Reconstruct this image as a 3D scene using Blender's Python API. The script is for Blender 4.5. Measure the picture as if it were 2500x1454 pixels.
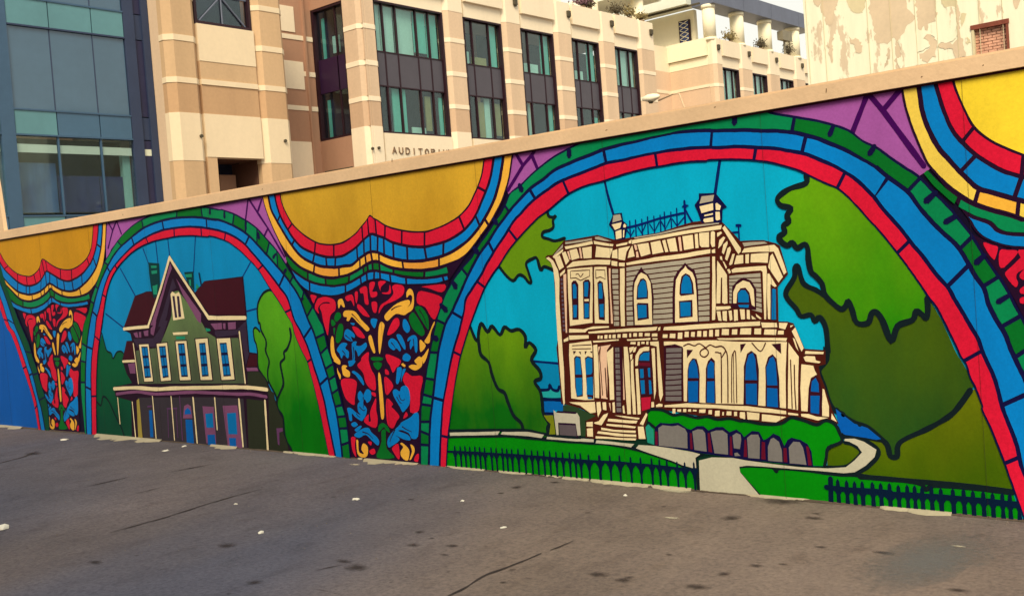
import bpy, bmesh, math, random
from mathutils import Vector, Matrix
from mathutils.noise import noise as mnoise

for o in list(bpy.data.objects):
    bpy.data.objects.remove(o, do_unlink=True)
scene = bpy.context.scene
C = scene.collection
random.seed(7)

# ------------------------------------------------------------------ camera
EYE = 1.6                      # camera height, metres
F_PX = 2555.885                # focal length in pixels of a 2500 px wide picture
RGT = Vector((0.7585018, 0.64727962, -0.07552555))
DWN = Vector((-0.03817962, -0.07155706, -0.99670553))
FWD = Vector((-0.65055156, 0.75888647, -0.02956327))
cam = bpy.data.cameras.new('camera')
cam.sensor_fit = 'HORIZONTAL'; cam.sensor_width = 36.0
cam.lens = F_PX / 2500 * 36.0
cam.clip_start = 0.05; cam.clip_end = 3000
camo = bpy.data.objects.new('camera', cam); C.objects.link(camo)
camo.matrix_world = Matrix(((RGT.x, -DWN.x, -FWD.x, 0), (RGT.y, -DWN.y, -FWD.y, 0),
                            (RGT.z, -DWN.z, -FWD.z, EYE), (0, 0, 0, 1)))
scene.camera = camo

# ------------------------------------------------------------------ sky, sun, exposure
SUN_EL, SUN_AZ = math.radians(45), math.radians(-54)   # azimuth of the sun seen from the scene, from +x towards +y
world = bpy.data.worlds.new('World'); scene.world = world; world.use_nodes = True
wn = world.node_tree; wn.nodes.clear()
sky = wn.nodes.new('ShaderNodeTexSky'); sky.sky_type = 'NISHITA'; sky.sun_disc = False
sky.sun_elevation = SUN_EL; sky.sun_rotation = math.pi/2 - SUN_AZ
sky.air_density = 1.0; sky.dust_density = 6.0; sky.ozone_density = 0.6
hz = wn.nodes.new('ShaderNodeMix'); hz.data_type = 'RGBA'; hz.inputs[0].default_value = 0.75
hz.inputs[7].default_value = (9.7, 9.35, 8.1, 1)        # even pale overcast veil over the whole sky
bg = wn.nodes.new('ShaderNodeBackground'); bg.inputs[1].default_value = 0.052
wo = wn.nodes.new('ShaderNodeOutputWorld')
wn.links.new(sky.outputs[0], hz.inputs[6]); wn.links.new(hz.outputs[2], bg.inputs[0]); wn.links.new(bg.outputs[0], wo.inputs[0])
sl = bpy.data.lights.new('sun', 'SUN'); sl.energy = 1.5; sl.angle = math.radians(24); sl.color = (1.0, 0.87, 0.64)
so = bpy.data.objects.new('sun', sl); C.objects.link(so)
sd = Vector((math.cos(SUN_EL)*math.cos(SUN_AZ), math.cos(SUN_EL)*math.sin(SUN_AZ), math.sin(SUN_EL)))
so.rotation_euler = sd.to_track_quat('Z', 'Y').to_euler(); so.location = (0, 0, 30)
scene.view_settings.view_transform = 'Standard'; scene.view_settings.look = 'None'
scene.view_settings.gamma = 1.0; scene.view_settings.use_curve_mapping = False
scene.view_settings.exposure = 1.30

# ------------------------------------------------------------------ helpers
def ray(px, py):
    return RGT*(px-1250) + DWN*(py-727) + FWD*F_PX
def on_y(px, py, Y):
    d = ray(px, py); t = Y/d.y; return Vector((d.x*t, Y, EYE+d.z*t))
def on_x(px, py, X):
    d = ray(px, py); t = X/d.x; return Vector((X, d.y*t, EYE+d.z*t))
def on_z(px, py, Z=0.0):
    d = ray(px, py); t = (Z-EYE)/d.z; return Vector((d.x*t, d.y*t, Z))
def lin(v):
    v = v/255.0
    return v/12.92 if v <= 0.04045 else ((v+0.055)/1.055)**2.4
GAIN = (1.12, 1.04, 0.90)
def alb(c, cap=0.86):
    return tuple(min(cap, lin(c[i])/GAIN[i]) for i in range(3)) + (1,)

MATS = {}
def base_mat(key):
    m = bpy.data.materials.new(key); m.use_nodes = True
    nt = m.node_tree; b = nt.nodes['Principled BSDF']
    return m, nt, b
def noise_node(nt, scale, detail=3, rough=0.55, vec=None, mapscale=None):
    n = nt.nodes.new('ShaderNodeTexNoise'); n.inputs['Scale'].default_value = scale
    n.inputs['Detail'].default_value = detail; n.inputs['Roughness'].default_value = rough
    if vec is None:
        g = nt.nodes.new('ShaderNodeNewGeometry'); vec = g.outputs['Position']
    if mapscale:
        mp = nt.nodes.new('ShaderNodeMapping'); mp.inputs['Scale'].default_value = mapscale
        nt.links.new(vec, mp.inputs['Vector']); vec = mp.outputs['Vector']
    nt.links.new(vec, n.inputs['Vector']); return n
def ramp(nt, src, stops):
    r = nt.nodes.new('ShaderNodeValToRGB'); e = r.color_ramp.elements
    while len(e) < len(stops): e.new(0.5)
    for i, (p, c) in enumerate(stops): e[i].position = p; e[i].color = c
    nt.links.new(src, r.inputs[0]); return r
def mixc(nt, fac, a, b, mode='MIX'):
    m = nt.nodes.new('ShaderNodeMix'); m.data_type = 'RGBA'; m.blend_type = mode
    for v, i in ((fac, 0), (a, 6), (b, 7)):
        if hasattr(v, 'links'): nt.links.new(v, m.inputs[i])
        else: m.inputs[i].default_value = v
    return m.outputs[2]
def mul(c, k):
    return tuple(min(1, x*k) for x in c[:3]) + (1,)
def bump(nt, b, src, strength, dist):
    n = nt.nodes.new('ShaderNodeBump'); n.inputs['Strength'].default_value = strength; n.inputs['Distance'].default_value = dist
    nt.links.new(src, n.inputs['Height']); nt.links.new(n.outputs[0], b.inputs['Normal'])

def paint(c, c2=None, zr=None, speck=0.0):
    """hand-applied wall paint: brush mottling, optional second colour blended in by height (as painted)"""
    key = 'paint_%s_%s_%s_%s' % (c, c2, zr, speck)
    if key in MATS: return MATS[key]
    m, nt, b = base_mat(key)
    a = alb(c)
    n1 = noise_node(nt, 2.2, 4, 0.6, mapscale=(1, 1, 0.45))
    n2 = noise_node(nt, 60, 4, 0.7)
    lo, hi = mul(a, 0.88), mul(a, 1.12)
    col = ramp(nt, n1.outputs[0], [(0.3, lo), (0.72, hi)]).outputs[0]
    if c2 is not None:
        g = nt.nodes.new('ShaderNodeNewGeometry'); sx = nt.nodes.new('ShaderNodeSeparateXYZ')
        nt.links.new(g.outputs['Position'], sx.inputs[0])
        mr = nt.nodes.new('ShaderNodeMapRange'); mr.inputs[1].default_value = zr[0]; mr.inputs[2].default_value = zr[1]
        nt.links.new(sx.outputs[2], mr.inputs[0])
        nb = noise_node(nt, 3.1, 4, 0.6, mapscale=(1.2, 1, 0.5))
        ad = nt.nodes.new('ShaderNodeMath'); ad.operation = 'MULTIPLY_ADD'; ad.inputs[1].default_value = 0.9; ad.inputs[2].default_value = -0.45
        nt.links.new(nb.outputs[0], ad.inputs[0])
        sm = nt.nodes.new('ShaderNodeMath'); sm.operation = 'ADD'; sm.use_clamp = True
        nt.links.new(mr.outputs[0], sm.inputs[0]); nt.links.new(ad.outputs[0], sm.inputs[1])
        a2 = alb(c2)
        col2 = ramp(nt, n1.outputs[0], [(0.3, mul(a2, 0.8)), (0.72, mul(a2, 1.15))]).outputs[0]
        col = mixc(nt, sm.outputs[0], col2, col)
    fine = ramp(nt, n2.outputs[0], [(0.35, (0.93-speck,)*3+(1,)), (0.65, (1.05,)*3+(1,))]).outputs[0]
    col = mixc(nt, 1.0, col, fine, 'MULTIPLY')
    # small chips and scuffs that show the pale undercoat
    n3 = noise_node(nt, 19, 5, 0.75); n4 = noise_node(nt, 1.3, 2, 0.5)
    chip = nt.nodes.new('ShaderNodeMath'); chip.operation = 'MULTIPLY'
    nt.links.new(ramp(nt, n3.outputs[0], [(0.735, (0, 0, 0, 1)), (0.76, (1, 1, 1, 1))]).outputs[0], chip.inputs[0])
    nt.links.new(ramp(nt, n4.outputs[0], [(0.5, (0, 0, 0, 1)), (0.62, (0.55, 0.55, 0.55, 1))]).outputs[0], chip.inputs[1])
    col = mixc(nt, chip.outputs[0], col, (0.5, 0.46, 0.36, 1))
    nt.links.new(col, b.inputs['Base Color'])
    b.inputs['Roughness'].default_value = 0.62
    b.inputs['Specular IOR Level'].default_value = 0.10
    bump(nt, b, n2.outputs[0], 0.12, 0.001)
    MATS[key] = m; return m

def solid(key, c, rough=0.8, var=0.12, scale=1.5, spec=0.3, metal=0.0, streak=False, bumpd=0.0, finescale=None):
    if key in MATS: return MATS[key]
    m, nt, b = base_mat(key); a = alb(c)
    n1 = noise_node(nt, scale, 5, 0.6, mapscale=(1, 1, 0.18) if streak else None)
    n2 = noise_node(nt, finescale or scale*9, 3, 0.6)
    col = ramp(nt, n1.outputs[0], [(0.3, mul(a, 1-var)), (0.7, mul(a, 1+var))]).outputs[0]
    fine = ramp(nt, n2.outputs[0], [(0.3, (1-var*0.8,)*3+(1,)), (0.7, (1,)*3+(1,))]).outputs[0]
    col = mixc(nt, 1.0, col, fine, 'MULTIPLY')
    nt.links.new(col, b.inputs['Base Color'])
    b.inputs['Roughness'].default_value = rough; b.inputs['Metallic'].default_value = metal
    b.inputs['Specular IOR Level'].default_value = spec
    if bumpd: bump(nt, b, n2.outputs[0], 0.6, bumpd)
    MATS[key] = m; return m

def glass(key, tint, rough=0.04, trans=0.55):
    if key in MATS: return MATS[key]
    m, nt, b = base_mat(key); nt.nodes.remove(b)
    out = [n for n in nt.nodes if n.type == 'OUTPUT_MATERIAL'][0]
    t = nt.nodes.new('ShaderNodeBsdfTransparent'); t.inputs[0].default_value = tint
    g = nt.nodes.new('ShaderNodeBsdfGlossy'); g.inputs['Roughness'].default_value = rough; g.inputs[0].default_value = (0.8, 0.95, 0.95, 1)
    lw = nt.nodes.new('ShaderNodeLayerWeight'); lw.inputs[0].default_value = 0.5
    pw = nt.nodes.new('ShaderNodeMath'); pw.operation = 'POWER'; pw.inputs[1].default_value = 4.0; nt.links.new(lw.outputs['Facing'], pw.inputs[0])
    fr = nt.nodes.new('ShaderNodeMath'); fr.operation = 'MULTIPLY_ADD'; fr.inputs[1].default_value = 0.8; fr.inputs[2].default_value = 0.05; nt.links.new(pw.outputs[0], fr.inputs[0])
    mx = nt.nodes.new('ShaderNodeMixShader')
    nt.links.new(fr.outputs[0], mx.inputs[0]); nt.links.new(t.outputs[0], mx.inputs[1]); nt.links.new(g.outputs[0], mx.inputs[2])
    nt.links.new(mx.outputs[0], out.inputs[0]); MATS[key] = m; return m

def obj(name, verts, faces, mat, parent=None, smooth=False):
    me = bpy.data.meshes.new(name); me.from_pydata([tuple(v) for v in verts], [], faces); me.update()
    o = bpy.data.objects.new(name, me); C.objects.link(o)
    if mat: me.materials.append(mat)
    if smooth:
        for p in me.polygons: p.use_smooth = True
    if parent: o.parent = parent
    return o
def empty(name, loc=(0, 0, 0), parent=None):
    o = bpy.data.objects.new(name, None); C.objects.link(o); o.location = loc; o.empty_display_size = 0.2
    if parent: o.parent = parent
    return o
def tag(o, label=None, cat=None, group=None, kind=None):
    if label: o['label'] = label
    if cat: o['category'] = cat
    if group: o['group'] = group
    if kind: o['kind'] = kind
    return o
BOXF = [(0, 3, 2, 1), (4, 5, 6, 7), (0, 1, 5, 4), (1, 2, 6, 5), (2, 3, 7, 6), (3, 0, 4, 7)]
def boxv(x0, x1, y0, y1, z0, z1):
    return [(x0, y0, z0), (x1, y0, z0), (x1, y1, z0), (x0, y1, z0), (x0, y0, z1), (x1, y0, z1), (x1, y1, z1), (x0, y1, z1)]
def box(name, parent, mat, x0, x1, y0, y1, z0, z1):
    return obj(name, boxv(x0, x1, y0, y1, z0, z1), BOXF, mat, parent)
class MB:
    def __init__(self): self.v = []; self.f = []
    def add(self, v, f):
        n = len(self.v); self.v += [tuple(p) for p in v]; self.f += [tuple(i+n for i in q) for q in f]; return self
    def box(self, *a): return self.add(boxv(*a), BOXF)
    def tube(self, pts, r, n=8):
        pts = [Vector(p) for p in pts]; rs = r if isinstance(r, (list, tuple)) else [r]*len(pts); v = []; f = []
        for i, p in enumerate(pts):
            d = (pts[min(i+1, len(pts)-1)]-pts[max(i-1, 0)]).normalized()
            a = d.orthogonal().normalized() if i == 0 else (a - d*a.dot(d)).normalized()
            bb = d.cross(a)
            for k in range(n):
                t = 2*math.pi*k/n; v.append(p + (a*math.cos(t)+bb*math.sin(t))*rs[i])
        for i in range(len(pts)-1):
            for k in range(n): f.append((i*n+k, i*n+(k+1) % n, (i+1)*n+(k+1) % n, (i+1)*n+k))
        f.append(tuple(range(n-1, -1, -1))); f.append(tuple((len(pts)-1)*n+k for k in range(n)))
        return self.add(v, f)
    def build(self, name, mat, parent=None, smooth=False): return obj(name, self.v, self.f, mat, parent, smooth)
def prism(poly, z0, z1):
    n = len(poly); v = [(x, y, z0) for x, y in poly] + [(x, y, z1) for x, y in poly]
    f = [tuple(range(n-1, -1, -1)), tuple(range(n, 2*n))] + [(i, (i+1) % n, n+(i+1) % n, n+i) for i in range(n)]
    return v, f

# ================================================================== MURAL WALL
WY = 6.1                                   # face of the wall; it runs along x
CR = {'A': (0, 520, 5.193), 'B': (0, 780, 5.193), 'C': (200, 480, 4.544), 'D': (200, 780, 4.544), 'E': (480, 780, 4.155),
      'F': (480, 460, 4.276), 'G': (760, 640, 5.591), 'H': (760, 880, 5.384), 'I': (860, 350, 3.930), 'J': (1240, 240, 4.544),
      'K': (1700, 220, 4.544), 'L': (2080, 150, 3.545), 'M': (2180, 480, 4.275), 'N': (1040, 480, 3.826), 'O': (1040, 760, 3.634),
      'P': (1860, 420, 3.305), 'Q': (1330, 560, 5.383), 'R': (1480, 460, 7.8125), 'S': (1520, 600, 6.321), 'T': (1700, 540, 5.015),
      'U': (1360, 790, 5.193), 'V': (1600, 780, 6.058), 'W': (1780, 760, 4.846), 'X': (1060, 960, 5.1925), 'Y': (1420, 940, 4.8475),
      'Z': (1780, 940, 4.545), 'a': (2100, 960, 4.405), 'b': (2150, 700, 4.846), 'p': (0, 0, 1.0)}
def pts(s):
    """sketch-sheet coordinates -> metres on the wall (x, z)"""
    out = []; x0 = y0 = 0; k = 1; pend = None
    for t in s.split():
        if t in CR: x0, y0, k = CR[t]
        else:
            v = float(t)
            if pend is None: pend = v
            else:
                q = on_y(x0+pend/k, y0+v/k, WY); out.append((q.x, q.z)); pend = None
    return out
def spline(p, closed, n=5):
    m = len(p); out = []
    rng = range(m if closed else m-1)
    for i in rng:
        if closed: a, b, c, d = p[(i-1) % m], p[i], p[(i+1) % m], p[(i+2) % m]
        else: a, b, c, d = p[max(i-1, 0)], p[i], p[i+1], p[min(i+2, m-1)]
        for j in range(n):
            t = j/n; t2 = t*t; t3 = t2*t
            out.append(tuple(0.5*(2*b[k] + (c[k]-a[k])*t + (2*a[k]-5*b[k]+4*c[k]-d[k])*t2 + (3*b[k]-a[k]-3*c[k]+d[k])*t3) for k in (0, 1)))
    if not closed: out.append(p[-1])
    return out
def dense(p, closed, step=0.03):
    out = []; m = len(p)
    for i in range(m if closed else m-1):
        a, b = p[i], p[(i+1) % m]; L = math.hypot(b[0]-a[0], b[1]-a[1]); n = max(1, int(L/step))
        for j in range(n): out.append((a[0]+(b[0]-a[0])*j/n, a[1]+(b[1]-a[1])*j/n))
    if not closed: out.append(p[-1])
    return out
def wob(p, amp=0.0022):
    return [(x + amp*mnoise((x*9, z*9, 3.1)) + amp*0.6*mnoise((x*41, z*41, 7.7)), z + amp*mnoise((x*9, z*9, 13.7)) + amp*0.6*mnoise((x*41, z*41, 1.3))) for x, z in p]
def LY(l): return WY - 0.0010 - 0.0009*l
SEQ = [0]
def sheet(name, p, mat, layer, parent):
    SEQ[0] += 1; y = LY(layer) - 0.000002*(SEQ[0] % 97)      # every coat of paint on a plane of its own
    area = sum(p[i][0]*p[(i+1) % len(p)][1]-p[(i+1) % len(p)][0]*p[i][1] for i in range(len(p)))
    if area < 0: p = p[::-1]
    return obj(name, [(x, y, z) for x, z in p], [tuple(range(len(p)))], mat, parent)
def pc(parent, name, mat, s, layer, sm=False, fat=0.0):
    p = pts(s) if isinstance(s, str) else s
    if fat: p = grow(p, fat)
    p = spline(p, True) if sm else dense(p, True, 0.05)
    return sheet(name, wob(p), mat, layer, parent)
def grow(p, d):
    """polygon pushed outward by d metres"""
    n = len(p); area = sum(p[i][0]*p[(i+1) % n][1]-p[(i+1) % n][0]*p[i][1] for i in range(n)); sg = 1 if area > 0 else -1; out = []
    for i in range(n):
        a, b, c = p[i-1], p[i], p[(i+1) % n]; e1 = (b[0]-a[0], b[1]-a[1]); e2 = (c[0]-b[0], c[1]-b[1]); l1 = math.hypot(*e1) or 1e-9; l2 = math.hypot(*e2) or 1e-9
        nx, nz = e1[1]/l1+e2[1]/l2, -e1[0]/l1-e2[0]/l2; l = math.hypot(nx, nz)
        if l < 0.3: out.append(b); continue
        k = sg*d/l*min(1.6, 2/l); out.append((b[0]+nx*k, b[1]+nz*k))
    return out
def strip(p, w0, w1=None):
    """polygon outline of a brush stroke along p, width in metres"""
    w1 = w0 if w1 is None else w1; n = len(p); L = []; Rr = []
    for i, (x, z) in enumerate(p):
        a = p[max(i-1, 0)]; b = p[min(i+1, n-1)]; dx, dz = b[0]-a[0], b[1]-a[1]; l = math.hypot(dx, dz) or 1
        w = (w0+(w1-w0)*i/(n-1 or 1))*0.5*(1+0.22*mnoise((x*16, z*16, 5.5))); nx, nz = -dz/l*w, dx/l*w
        L.append((x+nx, z+nz)); Rr.append((x-nx, z-nz))
    return L, Rr
class Strokes:
    def __init__(self, layer): self.mb = MB(); self.y = LY(layer); self.k = 0
    def line(self, s, w, w1=None, sm=True):
        p = pts(s) if isinstance(s, str) else s
        p = spline(p, False, 4) if (sm and len(p) > 2) else dense(p, False, 0.03)
        # widths are given in pixels of the sketch; scale by local metres per pixel
        q = p[len(p)//2]; mpp = metres_per_px(q[0])
        L, Rr = strip(p, w*mpp, None if w1 is None else w1*mpp)
        self.k += 1; y = self.y - 0.000004*(self.k % 61); n = len(L)
        v = [(x, y-0.000002*i, z) for i, (x, z) in enumerate(L)] + [(x, y-0.000002*i, z) for i, (x, z) in enumerate(Rr)]
        self.mb.add(v, [(i, i+1, n+i+1, n+i) for i in range(n-1)])
        for e in (p[0], p[-1]):
            r = w*mpp*0.48; self.k += 1; yy = self.y - 0.000004*(self.k % 61)-0.0003
            self.mb.add([(e[0]+r*math.cos(t*math.pi/4), yy, e[1]+r*math.sin(t*math.pi/4)) for t in range(8)], [tuple(range(8))])
        return self
    def poly(self, s):
        p = pts(s) if isinstance(s, str) else s
        self.k += 1; y = self.y - 0.000004*(self.k % 131)
        self.mb.add([(x, y, z) for x, z in p], [tuple(range(len(p)))]); return self
    def build(self, name, mat, parent): return self.mb.build(name, mat, parent)
def metres_per_px(x):
    d = Vector((x, WY, 0)); return d.dot(Vector((FWD.x, FWD.y, 0)))/F_PX*1.0

wall = empty('mural_wall', (-6, WY, 0))
def W(o):                                   # parent keeping world place
    o.parent = wall; o.matrix_parent_inverse = Matrix.Translation((6, -WY, 0)); return o
tag(wall, 'low wall painted with a bright stained-glass style mural of arches and old houses', 'wall')

STUCCO = solid('stucco_cap', (240, 200, 152), 0.85, 0.10, 1.6, bumpd=0.003, finescale=34)
# ---- paint colours
NAVY = paint((14, 12, 62)); MAROON = paint((62, 12, 26)); BROWN = paint((78, 26, 16)); PLUM = paint((38, 8, 40)); BLACKG = paint((14, 30, 34))
RED = paint((228, 24, 56), speck=0.08); BLUE = paint((0, 130, 202)); GREEN = paint((0, 136, 78)); GREEN2 = paint((0, 112, 36))
DGREEN = paint((0, 78, 46)); AMBER = paint((252, 184, 62)); AMBER2 = paint((248, 166, 62)); PURPLE = paint((172, 90, 164)); LEMON = paint((250, 212, 82))
SKY1 = paint((0, 140, 192)); SKY2 = paint((0, 176, 208)); SKY0 = paint((0, 92, 176)); PANE = paint((0, 118, 180)); PANE2 = paint((0, 96, 172))
CREAM = paint((255, 226, 170)); PINKC = paint((246, 200, 160)); GREY = paint((180, 168, 142)); GREY2 = paint((122, 112, 106)); MAUVE = paint((132, 78, 112)); DPURP = paint((58, 42, 62))
ROOF = paint((66, 14, 28)); HWALL = paint((118, 146, 84), (82, 92, 66), (0.75, 1.9)); TEALP = paint((28, 146, 110)); PORCH = paint((60, 52, 58)); OLIVEW = paint((46, 50, 34))
PATH = paint((206, 198, 166)); LAWN = paint((0, 140, 6)); OLIVE = paint((108, 118, 4), (70, 100, 0), (0.2, 0.7)); GRAVEG = paint((128, 122, 114))

MUR_TOP, CAP_TOP = 2.455, 2.562
body = box('wall_body', None, paint((20, 12, 40)), -26, 9, WY, WY+0.2, -0.15, MUR_TOP); W(body)
mb = MB(); mb.add(*prism([(-26, WY-0.035), (9, WY-0.035), (9, WY+0.235), (-26, WY+0.235)], MUR_TOP, CAP_TOP-0.012))
mb.add(*prism([(-25.99, WY-0.027), (8.99, WY-0.027), (8.99, WY+0.227), (-25.99, WY+0.227)], CAP_TOP-0.012, CAP_TOP))
W(mb.build('coping', STUCCO))
cp = [on_y(16, 566, WY), on_y(0, 458, WY), on_y(-30, 300, WY), on_y(-120, 300, WY), on_y(-120, 590, WY)]
mb = MB(); n_ = len(cp); mb.add([(q.x, WY-0.03, q.z) for q in cp]+[(q.x, WY+0.02, q.z) for q in cp], [tuple(range(n_)), tuple(range(2*n_-1, n_-1, -1))]+[(i, (i+1) % n_, n_+(i+1) % n_, n_+i) for i in range(n_)])
W(mb.build('wing_panel', STUCCO))

def tidy(p, lim=0.25):
    """drop points where the traced line doubles back on itself"""
    p = list(p); ch = True
    while ch:
        ch = False
        for i in range(1, len(p)-1):
            a = (p[i][0]-p[i-1][0], p[i][1]-p[i-1][1]); b = (p[i+1][0]-p[i][0], p[i+1][1]-p[i][1]); la = math.hypot(*a) or 1e-9; lb = math.hypot(*b) or 1e-9
            if (a[0]*b[0]+a[1]*b[1])/(la*lb) < lim:
                # remove whichever of the two neighbours makes the turn smoother
                p.pop(i if la > lb*0.0 else i); ch = True; break
    return p
for k in range(-14, 6):                      # butt joints between the wall boards, hairline grooves filled with dirt
    sx = on_y(2356, 300, WY).x + 1.22*k
    if -25 < sx < 8: W(box('board_joint', None, paint((52, 40, 34)), sx-0.0006, sx+0.0006, LY(16)-0.0008, LY(16), 0.0, MUR_TOP))
W(box('outline', None, paint((58, 14, 26)), -26, 9, LY(17.5)-0.0006, LY(17.5), MUR_TOP-0.014, MUR_TOP-0.001))  # painted top outline, also standing in for the coping's shadow line
NICK = solid('coping_nick', (118, 84, 56), 0.9, 0.2, 9)
for px, py, w_, h_ in ((2017, 222, 3, 10), (1095, 366, 3, 3), (2250, 188, 5, 3), (2400, 160, 4, 3), (957, 392, 3, 8), (1745, 262, 6, 2), (640, 462, 5, 2), (300, 524, 3, 3), (1480, 318, 7, 2)):
    q = on_y(px, py, WY-0.035); m_ = metres_per_px(q.x); W(obj('coping_nick', [(q.x-w_*m_*.5, WY-0.0355, q.z-h_*m_*.5), (q.x+w_*m_*.3, WY-0.0355, q.z-h_*m_*.4), (q.x+w_*m_*.6, WY-0.0355, q.z+h_*m_*.5), (q.x-w_*m_*.1, WY-0.0355, q.z+h_*m_*.6)], [(0, 1, 2, 3)], NICK))
def curve(s, sm=True): return spline(tidy(pts(s), 0.72) if sm else tidy(pts(s), -0.2), False, 6)
def nearest(cv, q): return min(range(len(cv)), key=lambda i: (cv[i][0]-q[0])**2+(cv[i][1]-q[1])**2)
def cut(cv, i0, i1, g0, g1):
    """the stretch of a curve between two indices, shortened by g0/g1 metres at its ends"""
    p = cv[i0:i1+1]
    def trim(p, g):
        p = list(p)
        while g > 0 and len(p) > 2:
            l = math.hypot(p[1][0]-p[0][0], p[1][1]-p[0][1])
            if l <= g: p.pop(0); g -= l
            else: t = g/l; p[0] = (p[0][0]+(p[1][0]-p[0][0])*t, p[0][1]+(p[1][1]-p[0][1])*t); g = 0
        return p
    p = trim(p, g0); return trim(p[::-1], g1)[::-1]
def band(parent, name, mats, ca, cb, joints, layer, wa=0.011, wb=0.011, gap=0.010):
    """painted blocks between two boundary curves, split at joints (pairs of points)"""
    ca = dense(ca, False, 0.02); cb = dense(cb, False, 0.02)
    ds = (ca[0][0]-cb[0][0])**2+(ca[0][1]-cb[0][1])**2; de = (ca[0][0]-cb[-1][0])**2+(ca[0][1]-cb[-1][1])**2
    if de < ds: cb = cb[::-1]
    ks = [(0, 0)]
    for j in sorted(((nearest(ca, q[0]), nearest(cb, q[1])) for q in joints)):
        if j[0] > ks[-1][0]+1 and j[1] > ks[-1][1]+1: ks.append(j)
    ks.append((len(ca)-1, len(cb)-1)); out = []
    for i in range(len(ks)-1):
        pa = cut(ca, ks[i][0], ks[i+1][0], 0 if i == 0 else gap, 0 if i == len(ks)-2 else gap)
        pb = cut(cb, ks[i][1], ks[i+1][1], 0 if i == 0 else gap, 0 if i == len(ks)-2 else gap)
        if len(pa) < 2 or len(pb) < 2: continue
        n = max(len(pa), len(pb), 4)
        def rs(p): return [(lambda u: (p[int(u)][0]+(p[min(int(u)+1, len(p)-1)][0]-p[int(u)][0])*(u-int(u)), p[int(u)][1]+(p[min(int(u)+1, len(p)-1)][1]-p[int(u)][1])*(u-int(u))))(k*(len(p)-1)/(n-1)) for k in range(n)]
        A, B = rs(pa), rs(pb); A2 = []; B2 = []
        for a, b_ in zip(A, B):
            d = math.hypot(b_[0]-a[0], b_[1]-a[1]) or 1e-6; fa = min(wa/d, 0.42); fb = min(wb/d, 0.42)
            A2.append((a[0]+(b_[0]-a[0])*fa, a[1]+(b_[1]-a[1])*fa)); B2.append((b_[0]+(a[0]-b_[0])*fb, b_[1]+(a[1]-b_[1])*fb))
        m = mats[i % len(mats)] if isinstance(mats, list) else mats
        out.append(sheet(name, wob(A2+B2[::-1], 0.003), m, layer, parent))
    return out
def jn(s):
    p = pts(s); return [(p[i], p[i+1]) for i in range(0, len(p)-1, 2)]
def backing(name, s, mat, layer, sm=False, p=None):
    p = p or pts(s); p = spline(p, True) if sm else dense(p, True, 0.08)
    o = sheet(name, wob(p), mat, layer, None); return W(o)
def sub(part):                              # children of a wall part share its frame
    return part

# ---------------------------------------------------------------- arches
A1 = dict(
 ri='D 176 1290 170 900 175 600 190 350 232 60 C 270 1150 320 950 400 800 520 662 640 572 800 502 950 466 1100 441 1260 438 1400 450 1540 480 F 150 500 300 545 420 620 540 730 650 850 750 1010 850 1160 930 1290 1000 1410 E 1000 150 1060 290 1120 410 1165 560 1210 740 1255 930 1300 1150 1352 1400',
 rb='D 120 1290 115 900 110 620 120 400 150 180 170 0 C 200 1250 250 1030 310 860 390 740 480 640 600 530 730 445 880 380 1030 350 1180 335 1330 340 1480 365 F 250 440 380 490 500 570 600 680 700 800 780 900 870 1020 960 1150 1050 1290 E 1000 0 1060 110 1130 260 1170 380 1200 480 1260 660 1310 850 1350 1060 1390 1250 1424 1420',
 bg='D 62 1290 50 900 50 600 60 350 80 150 105 0 C 125 1270 180 1050 235 900 290 780 360 655 450 545 560 450 690 350 850 280 1000 245 1180 230 1320 232 1480 255 F 250 330 400 390 540 480 640 580 740 690 830 790 910 880 1000 1000 1090 1150 1180 1300 E 1140 0 1190 110 1240 270 1290 420 1340 580 1380 750 1430 950 1465 1180 1492 1420',
 go='B 1085 1454 1040 1000 1030 700 1035 450 1060 100 C 80 1270 110 1130 180 920 240 760 300 650 400 490 540 340 700 235 880 170 1050 135 1250 110 1400 115 1540 140 F 270 215 400 260 530 330 640 410 740 520 830 620 920 750 980 850 1060 970 1130 1070 1210 1200 1290 1350 E 1300 80 1340 270 1390 420 1420 560 1450 700 1490 860 1530 1000 1555 1200 1575 1420',
 jr='D 200 230 150 190 170 850 120 850 C 400 800 372 760 262 1105 240 1090 735 500 720 460 1035 440 1030 360 1335 435 1325 345 F 310 545 316 470 660 850 692 800 920 1290 970 1260 E 1130 440 1165 400',
 jb='D 110 320 60 290 105 765 52 745 C 335 845 300 795 580 492 560 450 915 345 905 275 1400 335 1396 245 170 1310 132 1280 F 520 575 560 500 868 1010 908 930 E 1115 170 1175 80 1280 660 1340 585',
 jg='C 690 350 670 260 1065 225 1060 140 1350 225 1340 120 300 760 250 720 450 550 400 490 180 1000 140 980 140 1180 100 1160 F 390 350 392 270 525 430 530 345 665 520 640 420 745 650 765 580 860 810 830 660 990 980 1020 930 1100 1170 1130 1090 1180 1300 1215 1230 E 1230 190 1290 150 1275 330 1310 290 1310 490 1360 450 1345 600 1400 570 1375 740 1430 700 1410 870 1470 860 1440 1000 1510 990 1455 1120 1530 1110 1475 1260 1545 1250 D 70 300 35 280 55 480 15 470 55 700 15 690')
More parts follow.
